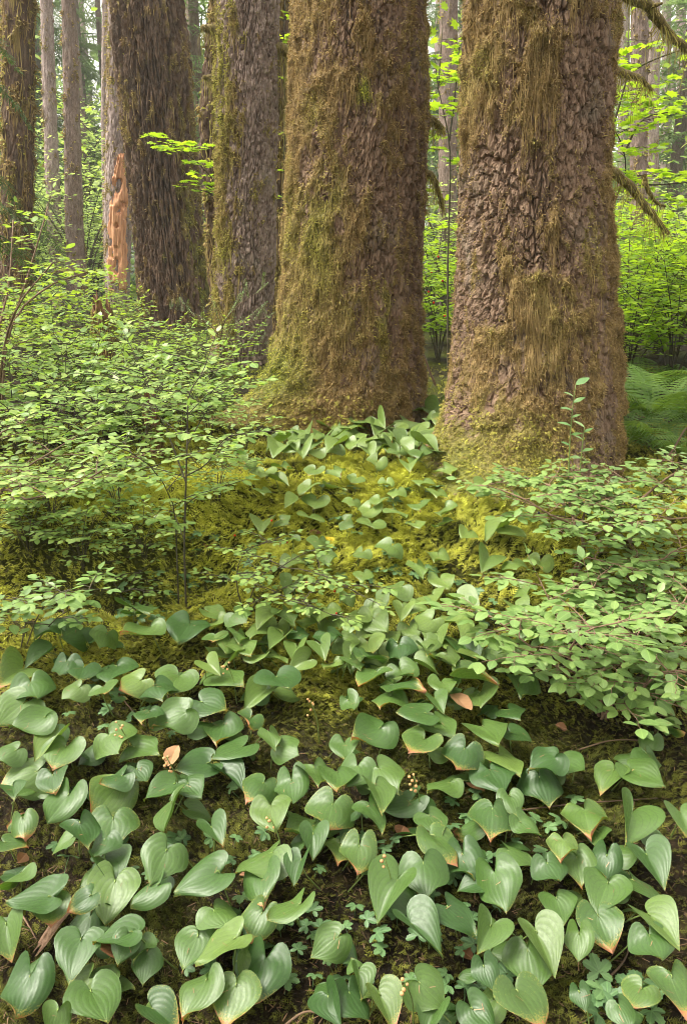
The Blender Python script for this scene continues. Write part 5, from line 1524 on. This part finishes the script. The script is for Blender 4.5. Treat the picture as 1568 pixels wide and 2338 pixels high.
# dark hemlocks behind the left trunks, one low one at the very edge
k = 0
for px, Y, s, lab in [(120, 31, 1.2, "dark hemlock behind the two thin left trunks"), (215, 33, 1.2, "dark hemlock in the gap left of the dying tree"), (50, 28, 1.1, "dark hemlock behind the brown trunk at the left edge"), (470, 20, .9, "feathery hemlock in the gap right of the dark trunk"), (1530, 26, 1.1, "feathery hemlock far off at the right edge"), (1010, 27, 1.0, "feathery hemlock far off in the gap between the big trunks")]:
    conifer(px3(px, 500, Y)[0], Y, s, k, True, lab, "dark hemlocks behind the big trunks"); k += 1
conifer(px3(-45, 600, 7.6)[0], 7.6, .55, 1, True, "young hemlock whose sprays hang in at the left edge", None, cr=CROWN_LOW, name="young_hemlock")
conifer(px3(60, 600, 15.0)[0], 15.0, .75, 0, True, "young hemlock between the brown trunk and the thin pale one", None, cr=CROWN_LOW, name="young_hemlock")
# thin far trunks, row behind row
rg = random.Random(12)
FAR = [(75, 34), (190, 38), (205, 29), (228, 42), (265, 33), (440, 36), (452, 28), (985, 33), (1032, 40), (1050, 30), (1425, 36), (1448, 44), (1496, 38), (1522, 45), (1556, 40), (1575, 34), (20, 40), (130, 46), (640, 34)]
WORDS = ["first", "second", "third", "fourth", "fifth", "sixth", "seventh", "eighth", "ninth", "tenth", "eleventh", "twelfth", "thirteenth", "fourteenth", "fifteenth", "sixteenth", "seventeenth", "eighteenth", "nineteenth"]
for n, (px, Y) in enumerate(sorted(FAR)):
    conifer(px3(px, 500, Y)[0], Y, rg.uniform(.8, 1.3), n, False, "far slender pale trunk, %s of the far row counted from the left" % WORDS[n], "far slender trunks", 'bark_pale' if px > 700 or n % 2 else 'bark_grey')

# the wood beyond, where nothing can be told apart
def far_wood():
    rn = np.random.default_rng(5); B = Batch()
    n = 40000
    Y = rn.uniform(34, 62, n); X = rn.uniform(-.62, .62, n) * Y
    cl = fbm(X * .16, Y * .16, 0.0, 3, 3)
    Z = -0.6 + 17 * rn.uniform(0, 1, n) ** 1.5
    dens = fbm(X * .22, Z * .30, Y * .10, 9, 3)
    keep = dens > .48
    X, Y, Z = X[keep], Y[keep], Z[keep]; k = len(X)
    d = np.stack([rn.normal(0, 1, k), rn.normal(0, 1, k), rn.normal(-.5, .35, k)], -1)
    R = frames(d, np.stack([rn.normal(0, .5, k), rn.normal(-.3, .5, k), np.ones(k)], -1), rn.uniform(.35, .9, k))
    tv = np.array([[0, 0, 0], [-.22, .35, 0], [.22, .35, 0], [-.16, .7, -.05], [.14, .72, -.05], [0, 1, -.12]]); tf = np.array([[0, 2, 1], [1, 2, 4], [1, 4, 3], [3, 4, 5]])
    low = Z < 4.5
    B.put((tv, tf, tv[:, :2]), np.stack([X, Y, Z], -1)[~low], R[~low], rnd=rn.uniform(0, 1, (~low).sum()))
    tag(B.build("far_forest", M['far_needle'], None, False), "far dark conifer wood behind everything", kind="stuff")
    B = Batch()
    m = 30000
    Y2 = rn.uniform(20, 48, m); X2 = rn.uniform(-.6, .6, m) * Y2; Z2 = -0.5 + 8.5 * rn.uniform(0, 1, m) ** 1.4
    kp = fbm(X2 * .3, Z2 * .5, Y2 * .2, 19, 3) > .46
    X2, Y2, Z2 = X2[kp], Y2[kp], Z2[kp]; k = len(X2)
    d = np.stack([rn.normal(0, 1, k), rn.normal(0, 1, k), rn.normal(-.1, .3, k)], -1)
    R = frames(d, np.stack([rn.normal(0, .4, k), rn.normal(-.3, .4, k), np.ones(k)], -1), rn.uniform(.14, .34, k))
    B.put((tv * [1.6, 1, 1], tf, tv[:, :2]), np.stack([X2, Y2, Z2], -1), R, rnd=rn.uniform(0, 1, k))
    tag(B.build("far_undergrowth", M['huck_far'], None, False), "light green undergrowth far back among the trunks", kind="stuff")
far_wood()
# ------------------------------------------------------------------ mossy limbs
def mossy_limb(tree, tr, pts, r0, r1, seed, strands, L=(0.05, 0.2), knob=None):
    """a limb of one of the trees, furred with moss that hangs from its underside"""
    rn = np.random.default_rng(seed)
    P = spline([px3(x, y, Y) for x, y, Y in pts], 26)
    P = P + rn.normal(0, r0 * .10, P.shape)
    b = np.array(tree.location)
    B = Batch(); rad = np.linspace(r0, r1, 26) * (1 + .25 * (vnoise(np.arange(26) * .5, 0, 0, seed) - .5))
    B.tube(P - b, rad, 9, moss=.9, green=.35, plate=.5, rnd=0)
    o = B.build("limb", M['bark_dark'], tree)
    B = Batch()
    n = int(strands * .55)
    t = rn.uniform(0, 25, n); i = np.minimum(t.astype(int), 24); f = (t - i)[:, None]
    c = P[i] * (1 - f) + P[i + 1] * f; rr = rad[i]
    az = rn.uniform(0, 6.28, n)
    tan = norm(P[i + 1] - P[i]); u = norm(np.cross(tan, UPV)); w = np.cross(u, tan)
    out = u * np.cos(az)[:, None] + w * np.sin(az)[:, None]
    p0 = c + out * (rr * .9)[:, None]
    clump = vnoise(t * 1.3, 0, 0, seed + 2)
    ln = rn.uniform(L[0], L[1], n) * (0.08 + 1.6 * clump ** 3) * np.where(out[:, 2] < 0.2, 1, .25)
    p1 = p0 + out * (ln * .25)[:, None] + np.array([0, 0, -1.0]) * (ln * .3)[:, None]
    p2 = p1 + rn.normal(0, .006, (n, 3)) + np.array([0, 0, -1.0]) * (ln * .7)[:, None]
    B.ribbons(np.stack([p0, p1, p2], 1) - b, norm(rn.normal(0, 1, (n, 3))), rn.uniform(.002, .005, n)[:, None] * np.array([1, .9, .3]), rnd=rn.uniform(0, 1, n), green=np.clip(rn.normal(.45, .2, n), 0, 1))
    tag(B.build("hanging_moss", M['moss'], o), kind="stuff")
mossy_limb(tree_R, T_R, [(1372, 385, 4.0), (1410, 398, 4.15), (1450, 440, 4.4), (1490, 490, 4.7), (1525, 530, 5.0)], .030, .012, 1, 1500, (.05, .22))
mossy_limb(tree_R, T_R, [(1385, 150, 4.0), (1420, 165, 4.2), (1460, 178, 4.4), (1490, 205, 4.6)], .024, .008, 2, 900)
mossy_limb(tree_R, T_R, [(1395, -50, 4.1), (1440, -8, 4.3), (1480, 12, 4.5), (1512, 55, 4.6), (1545, 90, 4.8), (1590, 125, 5.0)], .032, .018, 3, 1700)
mossy_limb(tree_R, T_R, [(1480, 12, 4.5), (1495, 10, 4.45), (1510, 6, 4.4)], .014, .006, 4, 100, (.02, .05))
mossy_limb(tree_R, T_R, [(1470, 400, 4.9), (1478, 430, 4.9), (1500, 462, 5.0), (1520, 470, 5.0)], .016, .006, 5, 300)
mossy_limb(tree_C, T_C, [(955, 270, 4.5), (980, 272, 4.55), (1000, 285, 4.6), (1012, 300, 4.7)], .030, .012, 6, 900, (.05, .16))
mossy_limb(tree_C, T_C, [(955, 390, 4.6), (985, 400, 4.7), (1002, 440, 4.8), (1012, 480, 4.85)], .022, .010, 7, 800, (.05, .2))
mossy_limb(tree_4, T_4, [(610, 108, 6.9), (640, 112, 6.9), (656, 122, 6.95), (668, 140, 7.0)], .055, .03, 8, 900, (.1, .35))
mossy_limb(tree_4, T_4, [(610, 235, 7.0), (640, 236, 7.0), (662, 240, 7.05)], .045, .03, 9, 700, (.1, .3))
mossy_limb(tree_6, T_6, [(500, 66, 8.3), (475, 64, 8.1), (462, 60, 8.0)], .05, .02, 10, 500, (.1, .3))
mossy_limb(tree_6, T_6, [(500, 180, 8.3), (480, 178, 8.1), (466, 176, 8.0)], .05, .02, 11, 400, (.1, .3))

# thin stem crossing the gap, snapped dead twigs
def twig(label, pts, r, mat='stem_brown', name="fallen_twig", cat="twig", forks=()):
    P = spline([px3(*p) for p in pts], 12); b = P[0]
    B = Batch(); B.tube(P - b, np.linspace(r, r * .5, 12), 6, rnd=.2)
    for f in forks:
        Q = spline([px3(*p) for p in f], 6); B.tube(Q - b, np.linspace(r * .6, r * .3, 6), 5, rnd=.2)
    o = B.build(name, M[mat]); o.location = tuple(b)
    return tag(o, label, cat)
twig("bare leaning stem low in the gap between the big trunks", [(995, 880, 5.6), (980, 845, 5.6), (965, 800, 5.6), (960, 770, 5.6)], .010)
twig("brown fallen stick among the ferns at the right", [(1420, 1070, 3.9), (1450, 1052, 3.95), (1490, 1015, 4.0), (1535, 1000, 4.0)], .008)
twig("thin brown twig slanting up at the right edge beside the ferns", [(1500, 1062, 3.6), (1530, 1035, 3.6), (1560, 985, 3.6), (1575, 970, 3.6)], .006)

# ------------------------------------------------------------------ rotten stumps on the left
def stump(label, px, py, Y, h, r, seed, moss_n):
    x = px3(px, py, Y)[0]; b = np.array([x, Y, gz(x, Y)])
    rn = np.random.default_rng(seed)
    root = thing("rotten_stump", tuple(b), label, "stump")
    n, m = 40, 34
    th = np.linspace(0, 6.283, n, endpoint=False)
    top = h * (0.55 + 0.6 * vnoise(np.cos(th) * 2.2, np.sin(th) * 2.2, 0.0, seed) + .25 * vnoise(np.cos(th) * 8, np.sin(th) * 8, 0.0, seed + 1))
    t = np.linspace(0, 1, m)
    Z = -0.1 + (top + .1)[None] * t[:, None]
    R = r * (1.35 - .75 * t[:, None] ** .7) * (1 + .35 * (fbm(np.cos(th)[None] * 3, np.sin(th)[None] * 3, Z * 3, seed + 4, 3) - .5))
    P = np.stack([R * np.cos(th)[None], R * np.sin(th)[None], Z], -1).reshape(-1, 3)
    i, j = np.meshgrid(np.arange(m - 1), np.arange(n), indexing='ij')
    a = i * n + j; bb = i * n + (j + 1) % n
    f = np.stack([a, bb, bb + n, a + n], -1).reshape(-1, 4)
    link("wood", mesh_data("wood", P, f, M['rotten'], smooth=False), root)
    k = rn.integers(0, int(n * m * .86), moss_n)
    o = norm(P[k] * [1, 1, 0] + [0, 0, .2]); L = rn.uniform(.02, .06, moss_n)[:, None]
    B = Batch(); B.ribbons(np.stack([P[k], P[k] + o * L * .5, P[k] + o * L * .6 + np.array([0, 0, -1]) * L], 1), norm(rn.normal(0, 1, (moss_n, 3))), np.full((moss_n, 1), .010) * np.array([1, .9, .3]), rnd=rn.uniform(0, 1, moss_n), green=np.clip(rn.normal(.45, .2, moss_n), 0, 1))
    tag(B.build("moss_tufts", M['moss'], root), kind="stuff")
stump("jagged red rotten stump with moss among the left bushes", 240, 790, 6.6, .50, .11, 3, 4000)
stump("splintered pale red wood sticking up behind the thin-stemmed shrub", 345, 960, 3.7, .30, .05, 4, 350)

# ------------------------------------------------------------------ hemlock seedling by the slim grey trunk
def seedling(label, px, py, Y, paths, seed):
    x = px3(px, py, Y)[0]; b = np.array([x, Y, gz(x, Y)])
    rn = np.random.default_rng(seed); root = thing("hemlock_seedling", tuple(b), label, "seedling")
    Bs, Bn = Batch(), Batch()
    for pth in paths:
        P = spline([b if p is None else px3(p[0], p[1], Y + p[2]) for p in pth], 12)
        Bs.tube(P - b, np.linspace(.005, .0015, 12), 5, rnd=.1)
        for k in range(10):
            t = .3 + .7 * k / 9; q = P[min(11, int(t * 11))]; s = 1 if k % 2 else -1
            tan = norm(P[-1] - P[0]); d = norm(tan * .5 + np.cross(tan, UPV) * s + rn.normal(0, .15, 3)) * (.26 * (1.15 - t * .7))
            e = q + d; Bs.tube([q - b, (q + e) / 2 - b, e - b], [.0018, .0014, .0008], 4, rnd=.1)
            m = 26
            u = np.repeat(np.linspace(.05, 1, m // 2), 2); sg = np.tile([-1, 1], m // 2)
            c = q + d * u[:, None]; sd = np.cross(norm(d), UPV)
            nd = norm(sd * sg[:, None] + norm(d) * .5 + rn.normal(0, .12, (m, 3))) * rn.uniform(.012, .020, (m, 1))
            Bn.ribbons(np.stack([c, c + nd], 1) - b, norm(np.cross(nd, UPV)), np.repeat(np.full((m, 1), .0045), 2, 1), rnd=rn.uniform(0, 1, m))
    Bs.build("stems", M['stem_brown'], root)
    tag(Bn.build("needles", M['seedling'], root), kind="stuff")
seedling("hemlock seedling with pale needle sprays before the slim grey trunk", 500, 830, 5.2, [[None, (505, 760, 0), (540, 700, 0), (600, 660, -.1)], [None, (500, 770, 0), (440, 720, .0), (390, 705, -.1)], [None, (520, 760, 0), (570, 735, -.1), (610, 725, -.2)], [None, (510, 790, 0), (560, 775, 0), (605, 785, 0)]], 7)

# ------------------------------------------------------------------ fallen things on the floor
def dead_leaf_mesh(seed, mat):
    rg = random.Random(seed); v, f, uv = OVAL[seed % 4]
    v = v * [1.25, 1, 1]
    ph = rg.uniform(0, 6)
    v[:, 2] += .22 * np.abs(v[:, 0]) + .16 * np.sin(v[:, 1] * 5 + ph) * .6 + .5 * v[:, 0] ** 2
    return mesh_data("dead_leaf", v, f, M[mat], uv, smooth=False)
for n, (px, py, size, mat, lab, h) in enumerate([
        (1005, 1018, 34, 'orange', "orange curled dead leaf at the left root of the widest trunk", .05), (968, 1028, 30, 'dead', "pinkish-brown dead leaf just left of the orange one", .04), (755, 1243, 24, 'yellow', "small bright yellow leaf on the moss hump", .03),
        (1030, 1590, 52, 'dead', "brown dead leaf drooping under a round lily leaf", .07), (1105, 1812, 40, 'dead', "rust-brown dead leaf under lily leaves right of centre", .04), (382, 1748, 46, 'dead', "pale curled dead leaf hanging by tan berries", .10),
        (600, 2012, 46, 'dead', "brown dead leaf below the largest lily leaves", .03), (278, 2200, 80, 'dead', "large withered brown-green leaf right of the stick", .09), (705, 1218, 26, 'dead', "dull pink dead leaf on the moss hump", .02), (20, 1890, 40, 'dead', "dark brown dead leaf at the left edge", .02),
        (1295, 1665, 24, 'dead', "small rusty leaf in the shade of the right shrub", .02), (60, 1950, 28, 'dead', "small round brown leaf near the left edge", .02), (1080, 2190, 36, 'dead', "brown leaf lying low right of the middle", .02), (780, 2300, 34, 'dead', "brown leaf on the soil at the bottom edge", .02), (470, 1250, 24, 'dead', "brown leaf beside the thin-stemmed shrub", .02), (640, 1980, 28, 'dead', "small rusty leaf under the lilies in the lower middle", .02), (920, 1890, 46, 'dead', "rust-brown dead frond by the dark hole", .03), (1480, 1900, 30, 'dead', "dark rusty leaf in the lower right shade", .02)]):
    c = hit(px, py, h); d = c[1] * _ct - (c[2] - CAM_Z) * _st
    o = link("dead_leaf", dead_leaf_mesh(n, mat)); s = size * d / FPX * 1.2
    o.location = tuple(c); o.scale = (s, s, s); rg = random.Random(n)
    o.rotation_euler = (math.radians(rg.uniform(5, 40)), math.radians(rg.gauss(0, 15)), rg.uniform(0, 6.28))
    tag(o, lab, "dead leaf")

# the splintered stick at the lower left
def splinter():
    rn = np.random.default_rng(3)
    A, C_ = hit(88, 2165, .015), hit(192, 2040, .05)
    P = spline([A, (A + C_) / 2 + [0, 0, .012], C_], 22); b = P[0]
    ax = norm(C_ - A); sd = norm(np.cross(ax, UPV)); up = np.cross(sd, ax)
    m, n = 22, 12
    V = []
    for i in range(m):
        t = i / (m - 1)
        for k in range(n):
            a = 6.283 * k / n
            r = .0078 * (0.35 + 1.1 * math.sin(math.pi * min(1, max(0, .15 + .8 * t))) ** .6) * (1 + .7 * (float(vnoise(k * 1.7, t * 2.0, 0, 5)) - .5))
            stretch = .02 * (float(vnoise(k * 2.3, 0, 0, 6)) - .5) * (1 if i in (0, m - 1) else 0)
            V.append(P[i] - b + sd * math.cos(a) * r + up * math.sin(a) * r * .6 + ax * stretch * 3)
    i, k = np.meshgrid(np.arange(m - 1), np.arange(n), indexing='ij')
    a = i * n + k; c = i * n + (k + 1) % n
    f = np.stack([a, c, c + n, a + n], -1).reshape(-1, 4)
    o = link("splintered_stick", mesh_data("splintered_stick", V, f, plain_mat("weathered_wood", (0.46, 0.29, 0.20), (0.24, 0.14, 0.09), 90, .85, 1.0, (1, 1, 1)), smooth=False))
    o.location = tuple(b)
    tag(o, "splintered length of pinkish-brown wood lying at the lower left", "stick")
splinter()
for k, (pts, lab) in enumerate([([(830, 1960), (838, 1840), (862, 1640), (880, 1560)], None), ([(30, 2060), (60, 2105), (85, 2150)], "thin grey twig by the splintered stick at the left edge"), ([(1320, 1712), (1400, 1690), (1500, 1692)], "thin rusty twig in the shade of the right shrub"), ([(1100, 1862), (1290, 1838), (1500, 1822)], "long thin reddish twig on the soil at the lower right"),
                                ([(640, 2350), (700, 2310), (760, 2330)], "thin twig on the soil at the bottom edge"), ([(1360, 2260), (1420, 2200), (1440, 2150)], "thin pale twig standing low at the right"), ([(250, 1560), (300, 1620), (330, 1660)], "thin twig below the dark hollow"), ([(620, 1110), (650, 1085), (665, 1130)], "thin fallen twig on the left end of the moss hump")]):
    if lab is None:
        continue
    P = [hit(x, y, .012 + .01 * (q % 2)) for q, (x, y) in enumerate(pts)]
    Q = spline(P, 10); B = Batch(); B.tube(Q - Q[0], np.linspace(.0026, .0014, 10), 5, rnd=.1 * k)
    o = B.build("fallen_twig", M['stem_brown']); o.location = tuple(Q[0]); tag(o, lab, "twig")


# ------------------------------------------------------------------ damp air between the trunks
def haze_box():
    t = NT("haze")
    v = t.n("VolumePrincipled", ins={'Color': (0.93, 0.95, 0.92), 'Density': 0.0016, 'Anisotropy': 0.2})
    t.t.links.new(v.outputs[0], t.out.inputs['Volume'])
    x0, x1, y0, y1, z0, z1 = -60, 60, -20, 80, -2.5, 22
    V = [(x, y, z) for z in (z0, z1) for y in (y0, y1) for x in (x0, x1)]
    F = [(0, 2, 3, 1), (4, 5, 7, 6), (0, 1, 5, 4), (2, 6, 7, 3), (0, 4, 6, 2), (1, 3, 7, 5)]
    o = link("haze", mesh_data("haze", V, F, t.m, smooth=False))
    tag(o, "thin pale haze between the far trunks", kind="stuff")
haze_box()
